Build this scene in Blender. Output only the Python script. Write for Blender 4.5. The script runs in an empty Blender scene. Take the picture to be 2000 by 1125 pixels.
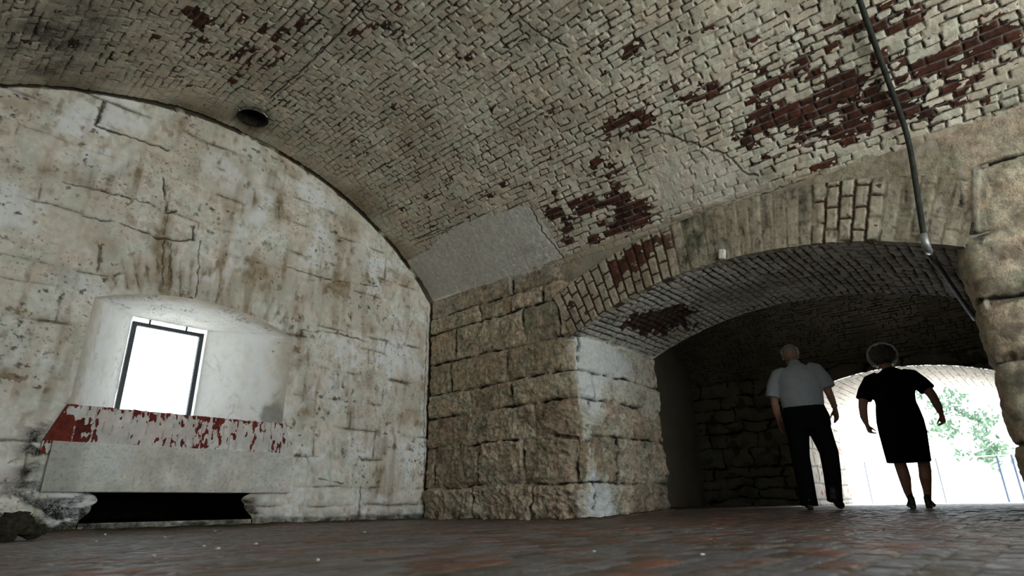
import bpy, math, random
import numpy as np
from mathutils import Vector, Matrix

# ------------------------------------------------------------------ scale and camera
S = 1.9                       # metres per layout unit
H0 = 0.08 * S                 # lens height above the brick floor
FPX = 1163.12                 # focal length in pixels of the 2000 px frame
YAW, PITCH, ROLL = 0.849901, 0.350767, -0.0165090
cy_, sy_, cp_, sp_ = math.cos(YAW), math.sin(YAW), math.cos(PITCH), math.sin(PITCH)
fw = np.array([sy_ * cp_, cy_ * cp_, sp_]); rt = np.array([cy_, -sy_, 0.0]); up = np.cross(rt, fw)
cr_, sr_ = math.cos(ROLL), math.sin(ROLL)
rt, up = cr_ * rt + sr_ * up, -sr_ * rt + cr_ * up
O = np.array([0, 0, H0])
scene = bpy.context.scene
col = scene.collection
cam = bpy.data.cameras.new('camera'); camo = bpy.data.objects.new('camera', cam); col.objects.link(camo)
m = Matrix.Identity(4)
for i in range(3):
    m[i][0], m[i][1], m[i][2], m[i][3] = rt[i], up[i], -fw[i], O[i]
camo.matrix_world = m
cam.sensor_width = 36; cam.lens = FPX * 36 / 2000; cam.clip_start = 0.02; cam.clip_end = 500
cam.dof.use_dof = True; cam.dof.focus_distance = 6.0; cam.dof.aperture_fstop = 2.8
scene.camera = camo

def ray(x, y):
    return rt * ((x - 1000) / FPX) - up * ((y - 562.5) / FPX) + fw

# ------------------------------------------------------------------ plan of the place (metres)
R = 2.9 * S; D = 3.39 * S; R2 = 3.85 * S; XL = -0.40 * S
X3 = 7.15 * S; X4 = 8.7 * S; D2 = 3.27 * S
VCX, VR = 1.25 * S, 2.171 * S; VCZ = 2.32 * S - VR; ZS = 1.56 * S
A0 = VR * math.asin(1.65 / 2.171)
RC_Y, RC_R, RC_T = 1.085 * S, 2.32 * S, 1.265 * S; RC_Z = RC_T - RC_R      # near opening arch
YJ, YN = 2.05 * S, 0.09 * S; ZJ = RC_Z + math.sqrt(RC_R**2 - (YJ - RC_Y)**2)
FC_Y, FC_T = 1.10 * S, 1.36 * S; FC_Z = FC_T - RC_R
FY0, FY1 = 0.13 * S, 2.07 * S; FZJ = FC_Z + math.sqrt(RC_R**2 - (0.97 * S)**2)
ZF2 = 0.035 * S
YB = -1.9 * S                                                              # open end behind the camera
VENT = (1.25 * S, 3.17 * S, 0.082 * S)

def on_x(x, y, X=R):
    d = ray(x, y); return O + d * ((X - O[0]) / d[0])
def on_y(x, y, Y=D):
    d = ray(x, y); return O + d * ((Y - O[1]) / d[1])
def on_vault(x, y):                # -> (arc position from the crown, y)
    d = ray(x, y); a = d[0]**2 + d[2]**2
    b = 2 * (d[0] * (O[0] - VCX) + d[2] * (O[2] - VCZ)); c = (O[0] - VCX)**2 + (O[2] - VCZ)**2 - VR**2
    p = O + d * ((-b + math.sqrt(b * b - 4 * a * c)) / (2 * a))
    return VR * math.atan2(p[0] - VCX, p[2] - VCZ), p[1]

# ------------------------------------------------------------------ noise
def hsh(ix, iy, s):
    with np.errstate(over='ignore'):
        n = (ix.astype(np.int64).astype(np.uint32) * np.uint32(374761393) + iy.astype(np.int64).astype(np.uint32) * np.uint32(668265263)
             + np.uint32((s * 974634777) & 0xFFFFFFFF))
        n = (n ^ (n >> np.uint32(13))) * np.uint32(1274126177)
        n = (n ^ (n >> np.uint32(16))) * np.uint32(2246822519)
        n = n ^ (n >> np.uint32(15))
    return n.astype(np.float64) / 4294967296.0
def pn(x, y, s=0):
    ix, iy = np.floor(x), np.floor(y); fx, fy = x - ix, y - iy
    def g(a, b):
        t = hsh(ix + a, iy + b, s) * (2 * math.pi)
        return np.cos(t) * (fx - a) + np.sin(t) * (fy - b)
    u = fx * fx * fx * (fx * (fx * 6 - 15) + 10); v = fy * fy * fy * (fy * (fy * 6 - 15) + 10)
    a = g(0, 0); b = g(1, 0); c = g(0, 1); d = g(1, 1)
    return 1.5 * ((a + u * (b - a)) + v * ((c + u * (d - c)) - (a + u * (b - a))))
def fbm(x, y, s=0, o=4, g=0.5):
    r = 0; a = 1.0; t = 0
    for i in range(o):
        r = r + a * pn(x * 2**i, y * 2**i, s + i * 17); t += a; a *= g
    return r / t * 1.4
def ridge(x, y, s=0, o=4):
    r = 0; a = 1.0; t = 0
    for i in range(o):
        r = r + a * (1 - 2 * np.abs(pn(x * 2**i, y * 2**i, s + i * 31))); t += a; a *= 0.5
    return r / t
def sst(a, b, x):
    t = np.clip((x - a) / (b - a), 0, 1); return t * t * (3 - 2 * t)
def lines(u, v, pl, w):           # softness mask around a polyline
    d = np.full(u.shape, 1e9)
    for (a, b), (c, e) in zip(pl[:-1], pl[1:]):
        L2 = (c - a)**2 + (e - b)**2 + 1e-12
        t = np.clip(((u - a) * (c - a) + (v - b) * (e - b)) / L2, 0, 1)
        d = np.minimum(d, np.hypot(u - a - t * (c - a), v - b - t * (e - b)))
    return 1 - sst(w * 0.35, w, d)
def blobs(u, v, bl):
    f = np.zeros(u.shape)
    for (a, b, ru, rv, k) in bl:
        f = f + k * np.exp(-(((u - a) / ru)**2 + ((v - b) / rv)**2))
    return f
def inpoly(u, v, poly):
    r = np.zeros(u.shape, bool); n = len(poly)
    for i in range(n):
        (x1, y1), (x2, y2) = poly[i], poly[(i + 1) % n]
        c = ((y1 > v) != (y2 > v)) & (u < (x2 - x1) * (v - y1) / (y2 - y1 + 1e-12) + x1)
        r ^= c
    return r
def brick(u, v, L, Hh, s, hdr=.45, wob=0.006):
    uu = u + wob * 1.3 * pn(u * 5, v * 9, s + 1) + wob * pn(u * 18, v * 18, s + 2)
    vv = v + wob * 1.4 * pn(u * 3, v * 3, s + 3) + wob * 0.8 * pn(u * 16, v * 16, s + 4)
    row = np.floor(vv / Hh); fv = vv / Hh - row; dv = np.minimum(fv, 1 - fv) * Hh
    if not hdr:
        q = (uu + (row % 2) * 0.5 * L + (hsh(row, row * 0, s + 5) - 0.5) * 0.25 * L) / L; c = np.floor(q); fu = q - c
        return np.minimum(fu, 1 - fu) * L, dv, row, c, fu, fv
    Pd = L * 1.5; q = (uu + (row % 2) * 0.5 * Pd + (hsh(row, row * 0, s + 5) - 0.5) * 0.5 * L) / Pd; k = np.floor(q); x = (q - k) * 3
    split = hsh(row, k, s + 7) < hdr
    c = k * 3 + np.where(x < 1, 0, np.where(split & (x >= 2), 2, 1))
    w = np.where((x >= 1) & ~split, 2.0, 1.0); x0 = np.where(x < 1, 0, np.where(split & (x >= 2), 2, 1)); fu = (x - x0) / w
    du = np.minimum(fu, 1 - fu) * w * Pd / 3
    return du, dv, row, c, fu, fv
def stones(u, v, rows, s, wu=0.03, wv=0.025):
    """rows: (z0, z1, [breaks]) -> distance to joints, id, local position"""
    uu = u + wu * fbm(u * 2.2, v * 2.2, s + 1, 3); vv = v + wv * fbm(u * 1.6, v * 2.2, s + 2, 3)
    du = np.full(u.shape, 9.0); dv = np.full(u.shape, 9.0); rid = np.zeros(u.shape); cid = np.zeros(u.shape)
    for k, (z0, z1, br) in enumerate(rows):
        mk = (vv >= z0) & (vv < z1)
        if not mk.any(): continue
        b = np.array([-1e3] + list(br) + [1e3]); j = np.searchsorted(b, uu[mk]) - 1
        du[mk] = np.minimum(uu[mk] - b[j], b[j + 1] - uu[mk]); dv[mk] = np.minimum(vv[mk] - z0, z1 - vv[mk])
        rid[mk] = k; cid[mk] = j
    return du, dv, rid, cid
def rand_rows(z0, z1, u0, u1, hh, ll, seed):
    rg = random.Random(seed); rows = []; z = z0
    while z < z1:
        h = rg.uniform(*hh); br = []; u = u0 + rg.uniform(0, ll[1])
        while u < u1:
            br.append(u); u += rg.uniform(*ll)
        rows.append((z, z + h, br)); z += h
    return rows

# ------------------------------------------------------------------ materials
def nt(mat):
    mat.use_nodes = True; t = mat.node_tree; t.nodes.clear(); return t
class NB:
    def __init__(s, t): s.t = t
    def n(s, typ, **kw):
        o = s.t.nodes.new(typ)
        for k, v in kw.items(): setattr(o, k, v)
        return o
    def l(s, a, b): s.t.links.new(a, b)
    def val(s, sock, v):
        if hasattr(v, 'links') or isinstance(v, bpy.types.NodeSocket): s.l(v, sock)
        else: sock.default_value = v
    def noise(s, co, sc, det=4, rough=0.55, dist=0):
        o = s.n('ShaderNodeTexNoise'); s.l(co, o.inputs['Vector']); o.inputs['Scale'].default_value = sc
        o.inputs['Detail'].default_value = det; o.inputs['Roughness'].default_value = rough; o.inputs['Distortion'].default_value = dist
        return o.outputs['Fac']
    def mix(s, f, a, b, blend='MIX'):
        o = s.n('ShaderNodeMix', data_type='RGBA', blend_type=blend)
        s.val(o.inputs[0], f)
        for k, v in ((6, a), (7, b)):
            if isinstance(v, tuple): v = (*v, 1) if len(v) == 3 else v
            s.val(o.inputs[k], v)
        return o.outputs[2]
    def math(s, op, a, b=0.0, c=0.0, clamp=False):
        o = s.n('ShaderNodeMath', operation=op, use_clamp=clamp)
        s.val(o.inputs[0], a); s.val(o.inputs[1], b); s.val(o.inputs[2], c); return o.outputs[0]
    def rng(s, x, a, b, c=0.0, d=1.0, smooth=True):
        o = s.n('ShaderNodeMapRange', interpolation_type='SMOOTHSTEP' if smooth else 'LINEAR')
        s.val(o.inputs[0], x)
        for i, v in enumerate((a, b, c, d)): o.inputs[1 + i].default_value = v
        return o.outputs[0]
    def bump(s, h, strength, dist, nrm=None):
        o = s.n('ShaderNodeBump'); o.inputs['Strength'].default_value = strength; o.inputs['Distance'].default_value = dist
        s.l(h, o.inputs['Height'])
        if nrm is not None: s.l(nrm, o.inputs['Normal'])
        return o.outputs[0]

def masonry(name, paint, paint2, under, under2, joint=(.02, .018, .014), plaster=(.34, .33, .31), stain=(.20, .14, .075),
            rough=0.88, bump=0.5, white=(.86, .87, .86), green=(.10, .105, .065), spec=0.25, gloss=None):
    mat = bpy.data.materials.new(name); b = NB(nt(mat))
    co = b.n('ShaderNodeTexCoord').outputs['Object']
    a1 = b.n('ShaderNodeAttribute', attribute_name='wear'); a2 = b.n('ShaderNodeAttribute', attribute_name='tint')
    s1 = b.n('ShaderNodeSeparateColor'); b.l(a1.outputs['Color'], s1.inputs[0])
    s2 = b.n('ShaderNodeSeparateColor'); b.l(a2.outputs['Color'], s2.inputs[0])
    peel, jnt, rnd, stn = s1.outputs[0], s1.outputs[1], s1.outputs[2], a1.outputs['Alpha']
    soot, grn, pla, wht = s2.outputs[0], s2.outputs[1], s2.outputs[2], a2.outputs['Alpha']
    n1 = b.noise(co, 1.7, 5); n2 = b.noise(co, 14, 7, 0.62); n3 = b.noise(co, 75, 5, 0.6); n4 = b.noise(co, 260, 3, 0.6)
    p = b.mix(b.rng(n1, .35, .68), paint, paint2)
    p = b.mix(1.0, p, b.mix(b.rng(n2, .3, .75), (.80, .79, .76), (1.08, 1.08, 1.08)), 'MULTIPLY')
    n5 = b.noise(co, 4.3, 4, .6)
    p = b.mix(1.0, p, b.mix(b.rng(n5, .32, .68), (1.05, .975, .93), (.955, 1.0, .965)), 'MULTIPLY')
    u0 = n5
    sf = b.math('MULTIPLY', stn, b.rng(b.math('ADD', n2, b.math('MULTIPLY', n1, .6)), .42, 1.0, .35, 1.0), clamp=True)
    p = b.mix(sf, p, stain)
    fleck = b.rng(n3, .63, .74); p = b.mix(b.math('MULTIPLY', fleck, .35), p, stain)
    u = b.mix(rnd, under, under2)
    u = b.mix(1.0, u, b.mix(b.rng(n2, .3, .7), (.62, .62, .62), (1.25, 1.22, 1.18)), 'MULTIPLY')
    u = b.mix(1.0, u, b.mix(b.rng(n3, .3, .7), (.75, .75, .75), (1.15, 1.15, 1.15)), 'MULTIPLY')
    u = b.mix(1.0, u, b.mix(b.rng(n5, .32, .68), (1.08, .97, .91), (.92, 1.0, .95)), 'MULTIPLY')
    pk = b.math('ADD', peel, b.math('MULTIPLY', b.math('SUBTRACT', b.math('ADD', n3, b.math('MULTIPLY', n2, .7)), .85), 1.1))
    c = b.mix(b.rng(pk, .40, .60), p, u)
    c = b.mix(pla, c, b.mix(b.rng(n2, .3, .7), tuple(x * .85 for x in plaster), tuple(x * 1.12 for x in plaster)))
    c = b.mix(wht, c, white)
    c = b.mix(b.math('MULTIPLY', grn, b.rng(n2, .25, .7, .4, 1.0)), c, green)
    so = b.math('MULTIPLY', soot, b.rng(b.math('ADD', n2, n3), .6, 1.25, .45, 1.15), clamp=True)
    c = b.mix(so, c, (.022, .02, .016))
    c = b.mix(jnt, c, joint)
    bs = b.n('ShaderNodeBsdfPrincipled'); b.l(c, bs.inputs['Base Color'])
    if gloss:
        b.l(b.math('MAXIMUM', b.rng(n2, .3, .7, gloss[0], gloss[1]), grn), bs.inputs['Roughness'])
        b.l(b.math('MULTIPLY', b.math('SUBTRACT', 1.0, grn), spec), bs.inputs['Specular IOR Level']); spec = 0.0
    else: bs.inputs['Roughness'].default_value = rough
    bs.inputs['Specular IOR Level'].default_value = spec
    hh = b.math('ADD', b.math('MULTIPLY', n3, 1.0), b.math('MULTIPLY', n4, .35))
    nr = b.bump(hh, bump, .012)
    nr = b.bump(n2, bump * .8, .03, nr)
    b.l(nr, bs.inputs['Normal'])
    out = b.n('ShaderNodeOutputMaterial'); b.l(bs.outputs[0], out.inputs[0])
    return mat

def plain(name, c, rough=0.6, metal=0.0, var=0.25, sc=30, bump=0.0, spec=0.4):
    mat = bpy.data.materials.new(name); b = NB(nt(mat))
    co = b.n('ShaderNodeTexCoord').outputs['Object']; n = b.noise(co, sc, 5)
    cc = b.mix(b.rng(n, .3, .7), tuple(x * (1 - var) for x in c), tuple(min(1, x * (1 + var)) for x in c))
    bs = b.n('ShaderNodeBsdfPrincipled'); b.l(cc, bs.inputs['Base Color'])
    bs.inputs['Roughness'].default_value = rough; bs.inputs['Metallic'].default_value = metal; bs.inputs['Specular IOR Level'].default_value = spec
    if bump: b.l(b.bump(b.noise(co, sc * 4, 4), bump, .01), bs.inputs['Normal'])
    out = b.n('ShaderNodeOutputMaterial'); b.l(bs.outputs[0], out.inputs[0]); return mat

M_VAULT = masonry('whitewashed_brick_vault', (.60, .56, .475), (.72, .69, .60), (.028, .011, .007), (.092, .031, .018), plaster=(.60, .585, .54), bump=.6)
M_WALL = masonry('whitewashed_granite', (.83, .80, .71), (.92, .92, .88), (.26, .20, .14), (.42, .35, .26), joint=(.07, .054, .036), stain=(.30, .215, .12), bump=0.5, white=(.93, .94, .94))
M_PIER = masonry('rough_granite', (.70, .65, .55), (.82, .79, .71), (.46, .375, .275), (.66, .575, .455), joint=(.02, .016, .012), plaster=(.24, .215, .18), bump=0.9, white=(.80, .82, .80))
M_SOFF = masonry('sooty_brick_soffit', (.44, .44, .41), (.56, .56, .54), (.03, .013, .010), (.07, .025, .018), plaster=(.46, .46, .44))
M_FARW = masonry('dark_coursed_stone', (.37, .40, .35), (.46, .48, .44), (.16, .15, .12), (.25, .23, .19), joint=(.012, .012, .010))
M_RING = masonry('arch_ring_brick', (.46, .42, .34), (.60, .56, .47), (.055, .022, .014), (.12, .046, .029), joint=(.062, .034, .022), plaster=(.33, .305, .235))
M_SILL = masonry('painted_brick_sill', (.80, .78, .76), (.86, .85, .84), (.13, .022, .016), (.20, .035, .025), stain=(.25, .16, .12), bump=0.35)
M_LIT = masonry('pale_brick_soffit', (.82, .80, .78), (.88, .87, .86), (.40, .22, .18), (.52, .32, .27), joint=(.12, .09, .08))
M_FLOOR = masonry('worn_brick_paving', (.30, .28, .25), (.40, .37, .33), (.098, .074, .056), (.215, .086, .058), joint=(.15, .13, .105), plaster=(.16, .15, .155),
                  green=(.055, .048, .022), gloss=(.32, .66), spec=0.4, bump=0.4)
M_CONC = plain('rough_concrete', (.60, .60, .56), .9, var=.28, sc=9, bump=.6, spec=.2)

# ------------------------------------------------------------------ mesh building
def build(name, grids, mat, kind='structure', parent=None, smooth=True):
    vs, fs, aa, bb, base = [], [], [], [], 0
    for g in grids:
        P = g['P']; n, k = P.shape[:2]
        vs.append(P.reshape(-1, 3)); z = np.zeros((n * k, 4))
        for key, lst in (('A', aa), ('B', bb)):
            lst.append(np.broadcast_to(g[key], (n, k, 4)).reshape(-1, 4) if key in g else z)
        i = np.arange(n * k).reshape(n, k)
        q = np.stack([i[:-1, :-1], i[1:, :-1], i[1:, 1:], i[:-1, 1:]], -1)
        if g.get('flip'): q = q[..., ::-1]
        q = q[g['keep']] if 'keep' in g else q.reshape(-1, 4)
        fs.append(q.reshape(-1, 4) + base); base += n * k
    v = np.concatenate(vs).astype(np.float32); f = np.concatenate(fs).astype(np.int32)
    me = bpy.data.meshes.new(name)
    me.vertices.add(len(v)); me.vertices.foreach_set('co', v.ravel())
    me.loops.add(f.size); me.loops.foreach_set('vertex_index', f.ravel())
    me.polygons.add(len(f)); me.polygons.foreach_set('loop_start', np.arange(0, f.size, 4, dtype=np.int32))
    me.polygons.foreach_set('use_smooth', np.full(len(f), smooth))
    for nm, d in (('wear', aa), ('tint', bb)):
        at = me.attributes.new(nm, 'FLOAT_COLOR', 'POINT'); at.data.foreach_set('color', np.clip(np.concatenate(d), 0, 1).astype(np.float32).ravel())
    me.update(calc_edges=True); me.validate()
    me.materials.append(mat)
    o = bpy.data.objects.new(name, me); col.objects.link(o)
    if parent: o.parent = parent
    if kind: o['kind'] = kind
    return o
def st4(*a):
    return np.stack([np.broadcast_to(np.asarray(x, float), np.broadcast(*a).shape) for x in a], -1)
def lin(a, b, step): return np.linspace(a, b, max(2, int(round(abs(b - a) / step)) + 1))

# ------------------------------------------------------------------ surface recipes
def brick_surface(u, v, L, Hh, seed, peel, hdr=.45, depth=.009, jw=.010, gate=.45, wob=.006, loose=.004, bed=0.0, tl=.0045):
    """height, joint darkness, per-brick random for a painted brick surface"""
    du, dv, row, c, fu, fv = brick(u, v, L, Hh, seed, hdr, wob)
    d = np.minimum(du, dv)
    rnd = hsh(row, c, seed + 9)
    prof = sst(0.0, jw * 1.5, d)
    tilt = (hsh(row, c, seed + 11) - .5) * (fu - .5) * 2 + (hsh(row, c, seed + 12) - .5) * (fv - .5) * 2
    side = np.where(du < dv, np.where(fu < .5, 0, 1), np.where(fv < .5, 2, 3))
    er = row + (side == 3); ec = c + (side == 1)
    eh = hsh(er * 2 + (side > 1), ec, seed + 21)
    ng = fbm(u * 7, v * 7, seed + 30, 3)
    op = sst(gate, gate + .15, eh + ng * .5 + bed * (side > 1))
    op = np.maximum(op, peel * .9)
    dark = (1 - sst(jw * .30, jw * .75, d + .003 * pn(u * 60, v * 60, seed + 33))) * op
    h = depth * (prof * (.35 + .65 * op) + (1 - (.35 + .65 * op))) - depth + loose * (rnd - .5) * 1.6 + tl * tilt - .006 * dark
    return h, dark, rnd

# ---- ceiling: brick barrel vault
def vault_grid(y0, y1, step_a, step_y, a0=-A0 - .12, a1=A0 + .10, cx=VCX, fine=True, seed=3):
    a = lin(a0, a1, step_a); y = lin(y0, y1, step_y)
    U, V = np.meshgrid(y, a, indexing='ij')       # U along the axis, V round the arc
    th = V / VR
    Nx, Nz = -np.sin(th), -np.cos(th)
    if fine:
        def bl(lst): return [(*on_vault(px, py)[::-1], r, r * q, k) for (px, py, r, q, k) in lst]
        pk = bl([(1480, 265, .26, .7, .9), (1580, 245, .32, .7, 1.1), (1680, 215, .34, .8, 1.1), (1735, 165, .28, .8, .8), (1620, 165, .3, .7, .5), (1535, 120, .3, .6, .45),
                 (1450, 105, .25, .6, .4), (1390, 180, .25, .5, .55), (1300, 215, .25, .5, .55), (1215, 232, .22, .8, 1.0), (1250, 250, .16, .6, .6), (1800, 205, .3, .9, .8),
                 (1850, 125, .2, .5, .6), (1890, 95, .18, .5, .7), (1960, 95, .3, .6, .6), (1950, 60, .2, .5, .5), (1170, 320, .25, .6, .5), (1085, 412, .18, .8, .9),
                 (1150, 400, .24, .8, 1.1), (1225, 395, .2, .8, .9), (1195, 365, .2, .7, .7), (1110, 465, .14, .8, .8), (1160, 470, .2, .8, .8), (1250, 425, .2, .8, .9),
                 (1205, 445, .22, .8, .8), (985, 362, .13, .8, .9), (1240, 78, .13, .9, 1.1), (1228, 100, .12, .8, .8), (380, 28, .10, 1, 1.1), (392, 48, .10, .8, 1.0),
                 (605, 42, .16, .7, .9), (560, 60, .2, .7, .5), (440, 95, .4, .8, .42), (510, 75, .35, .8, .4), (470, 130, .3, .7, .38), (1700, 60, .4, .5, .38), (1600, 40, .4, .5, .3),
                 (1780, 30, .2, .6, .45), (1900, 20, .2, .5, .5), (1100, 430, .12, .8, .6), (1500, 200, .35, .6, .45), (650, 250, .3, .8, .15), (1870, 220, .3, .5, .3)])
        wu = U + .05 * fbm(U * 4, V * 4, 61, 3); wv = V + .05 * fbm(U * 4, V * 4, 62, 3)
        poly = [on_vault(*p)[::-1] for p in [(800, 512), (905, 432), (1030, 400), (1075, 455), (1098, 503), (990, 548), (845, 596), (838, 590)]]
        poly2 = [on_vault(*p)[::-1] for p in [(1095, 500), (1260, 440), (1330, 420), (1480, 362), (1740, 298), (1800, 260), (2100, 190), (2150, 300), (1800, 345), (1500, 385), (1250, 480), (990, 560)]]
        poly3 = [on_vault(*p)[::-1] for p in [(1262, 300), (1400, 300), (1480, 330), (1500, 365), (1330, 420), (1285, 400)]]
        plz = inpoly(wu, wv, poly).astype(float); pl2 = inpoly(wu, wv, poly2).astype(float); pl3 = inpoly(wu, wv, poly3).astype(float)
        edge = sst(.75, 0, D - U)                                  # band next to the end wall
    else:
        pk = []; plz = pl2 = pl3 = edge = np.zeros(U.shape)
    du, dv, row, c, fu, fv = brick(U, V, .235, .069, seed)
    br = hsh(row, c, seed + 9)
    dj = np.minimum(du, dv)
    pf = .70 * np.minimum(blobs(U, V, pk), 1.05) + .50 * fbm(U * 2.8, V * 5, 41, 3) + .34 * fbm(U * 11, V * 20, 42, 3) + .62 * (br - .5) + .20 * sst(.016, .004, dj) - .02
    smear = np.clip(edge * 1.1 + .6 * fbm(U * 1.6, V * 1.6, 45, 3) * edge, 0, 1)
    pf = pf - .8 * plz - .5 * pl2 - .25 * pl3 - .3 * edge
    peel = sst(.50, .62, pf)
    h, dark, rnd = brick_surface(U, V, .235, .069, seed, peel, gate=.34, depth=.015, jw=.0125, loose=.0085, bed=-.22, tl=.014)
    fill = np.clip(plz + .55 * pl3 + .75 * pl2 + .75 * smear + .45 * sst(.25, .6, fbm(U * 1.1, V * 1.1, 47, 2)), 0, 1)
    mort = peel * (1 - sst(.003, .007, dj)) * (1 - fill); dark = dark * (1 - fill) * (1 - .75 * peel); h = h * (1 - .8 * fill)
    h = h - .0055 * peel + .022 * fbm(U * .9, V * .9, 50, 2) + .005 * fbm(U * 6, V * 6, 51, 3) + .0015 * fbm(U * 30, V * 30, 52, 2)
    soot = np.zeros(U.shape); stain = np.zeros(U.shape); plaster = np.clip(plz * .9 + .3 * pl3 + .38 * mort, 0, 1); green = np.zeros(U.shape)
    if fine:
        ck = [on_vault(*p)[::-1] for p in [(528, 192), (590, 135), (655, 75), (722, 2)]]
        ck1 = lines(U, V + .008 * pn(U * 9, V * 0, 71), ck, .012)
        cks = [[(1265, 205), (1250, 250), (1310, 265), (1350, 280), (1415, 300), (1450, 335), (1480, 345)], [(1100, 503), (1060, 455), (1035, 405)], [(1015, 30), (1060, 70), (1110, 95)],
               [(690, 0), (720, 40), (760, 60)], [(1380, 425), (1500, 378), (1600, 345)], [(905, 432), (850, 455), (800, 470)]]
        for q in cks:
            ck1 = np.maximum(ck1, .8 * lines(U + .02 * pn(U * 14, V * 14, 72), V + .02 * pn(U * 14, V * 14, 73), [on_vault(*p)[::-1] for p in q], .013))
        dark = np.maximum(dark, ck1); h = h - .012 * ck1
        stain = np.clip(.80 * smear * sst(-.55, .2, fbm(U * 1.2, V * 1.5, 75, 3)) + .30 * sst(0, .6, fbm(U * .9, V * 1.3, 76, 4)) + .5 * pl2, 0, 1)
        stain = stain * (1 - .9 * plz)
        sb = [(*on_vault(px, py)[::-1], r, r * q, k) for (px, py, r, q, k) in [(150, 85, .9, .5, .5), (60, 60, .7, .6, .5), (120, 130, .35, .4, .45), (420, 215, .5, .3, .35), (700, 20, 1., .6, .25), (1080, 40, .7, .25, .35), (1490, 340, .12, .5, .6), (1975, 208, .08, .3, 1.), (1030, 485, .12, .8, .25), (560, 270, .3, .3, .3)]]
        soot = np.clip(blobs(U, V, sb) * (.75 + .9 * fbm(U * 3, V * 3, 78, 4)), 0, .8)
        rv = np.hypot(U - VENT[1], V - 0.0)
        soot = np.maximum(soot, .55 * sst(.36, .14, rv)); hole = rv < VENT[2]
        soot = np.where(rv < VENT[2] + .004, .97, soot)  # vent mouth blackened in the colour for the shade inside
        green = .35 * sst(.5, 0, D - U) * sst(-.2, .4, fbm(U * 2, V * 2, 79, 3))
        h = h - .20 * sst(D - .062, D - .022, U + .008 * pn(U * 0, V * 8, 80) + .004 * pn(U * 0, V * 30, 81))
    P = np.stack([cx + VR * np.sin(th) + Nx * h, U, VCZ + VR * np.cos(th) + Nz * h], -1)
    g = dict(P=P, A=st4(peel, dark, rnd, stain), B=st4(soot, green, plaster, 0), flip=False)
    if fine: g['keep'] = ~(hole[:-1, :-1] & hole[1:, 1:] & hole[1:, :-1] & hole[:-1, 1:])
    return g

build('ceiling', [vault_grid(-.48 * S, D + .03, .0082, .0082), vault_grid(YB, -.48 * S, .06, .06, fine=False)], M_VAULT)

qa = np.linspace(0, 2 * math.pi, 49)[:, None]; qz = np.array([-.012, -.012, .0, 1.4])[None]; qr = np.array([.016, -.006, -.012, -.012])[None] + VENT[2]
build('ceiling_vent', [dict(P=np.stack([VENT[0] + qr * np.cos(qa), VENT[1] + qr * np.sin(qa), VCZ + VR - .5 * (qr * np.cos(qa))**2 / VR + qz + 0 * qa], -1), flip=True),
      dict(P=np.stack([VENT[0] + np.array([[0, VENT[2]]]) * np.cos(qa), VENT[1] + np.array([[0, VENT[2]]]) * np.sin(qa), VCZ + VR + 1.39 + 0 * qa + np.zeros((1, 2))], -1))],
      plain('vent_shade_black', (.030, .028, .020), .95, var=.4, sc=20, bump=.4, spec=.05))  # near-black colour stands in for the unlit shaft

# ---- end wall with the window embrasure
WX0, WX1, WZ0, WZJ, WZT = .72 * S, 1.78 * S, .555 * S, 1.085 * S, 1.19 * S
WR = ((.53 * S)**2 + (WZT - WZJ)**2) / (2 * (WZT - WZJ)); WCZ = WZT - WR
def warch(x): return WCZ + np.sqrt(WR**2 - np.clip(x - 1.25 * S, -.53 * S, .53 * S)**2)
END_ROWS = [(-.2, .10 * S, [.6 * S, 1.45 * S, 1.95 * S, 2.37 * S]), (.10 * S, .205 * S, [.3 * S, .62 * S, 2.0 * S, 2.36 * S]), (.205 * S, .38 * S, [.62 * S, 1.92 * S, 2.3 * S, 2.62 * S]),
            (.38 * S, .56 * S, [.35 * S, 2.0 * S, 2.45 * S]), (.56 * S, .74 * S, [.1 * S, .62 * S, 1.95 * S, 2.25 * S, 2.66 * S]), (.74 * S, .93 * S, [.4 * S, 2.04 * S, 2.5 * S]),
            (.93 * S, 1.10 * S, [.2 * S, .6 * S, 1.9 * S, 2.35 * S, 2.75 * S]), (1.10 * S, 1.20 * S, [.45 * S, 1.84 * S, 2.1 * S, 2.5 * S]), (1.20 * S, 1.50 * S, [.12 * S, .7 * S, 1.78 * S, 2.2 * S, 2.6 * S]),
            (1.50 * S, 1.65 * S, [.4 * S, .97 * S, 1.13 * S, 1.68 * S, 2.2 * S]), (1.65 * S, 1.86 * S, [.25 * S, .93 * S, 1.5 * S, 2.05 * S, 2.45 * S]), (1.86 * S, 2.03 * S, [.6 * S, .91 * S, 1.6 * S, 2.0 * S]),
            (2.03 * S, 2.18 * S, [.3 * S, .56 * S, 1.1 * S, 1.6 * S]), (2.18 * S, 2.6 * S, [.9 * S, 1.5 * S])]
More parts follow.
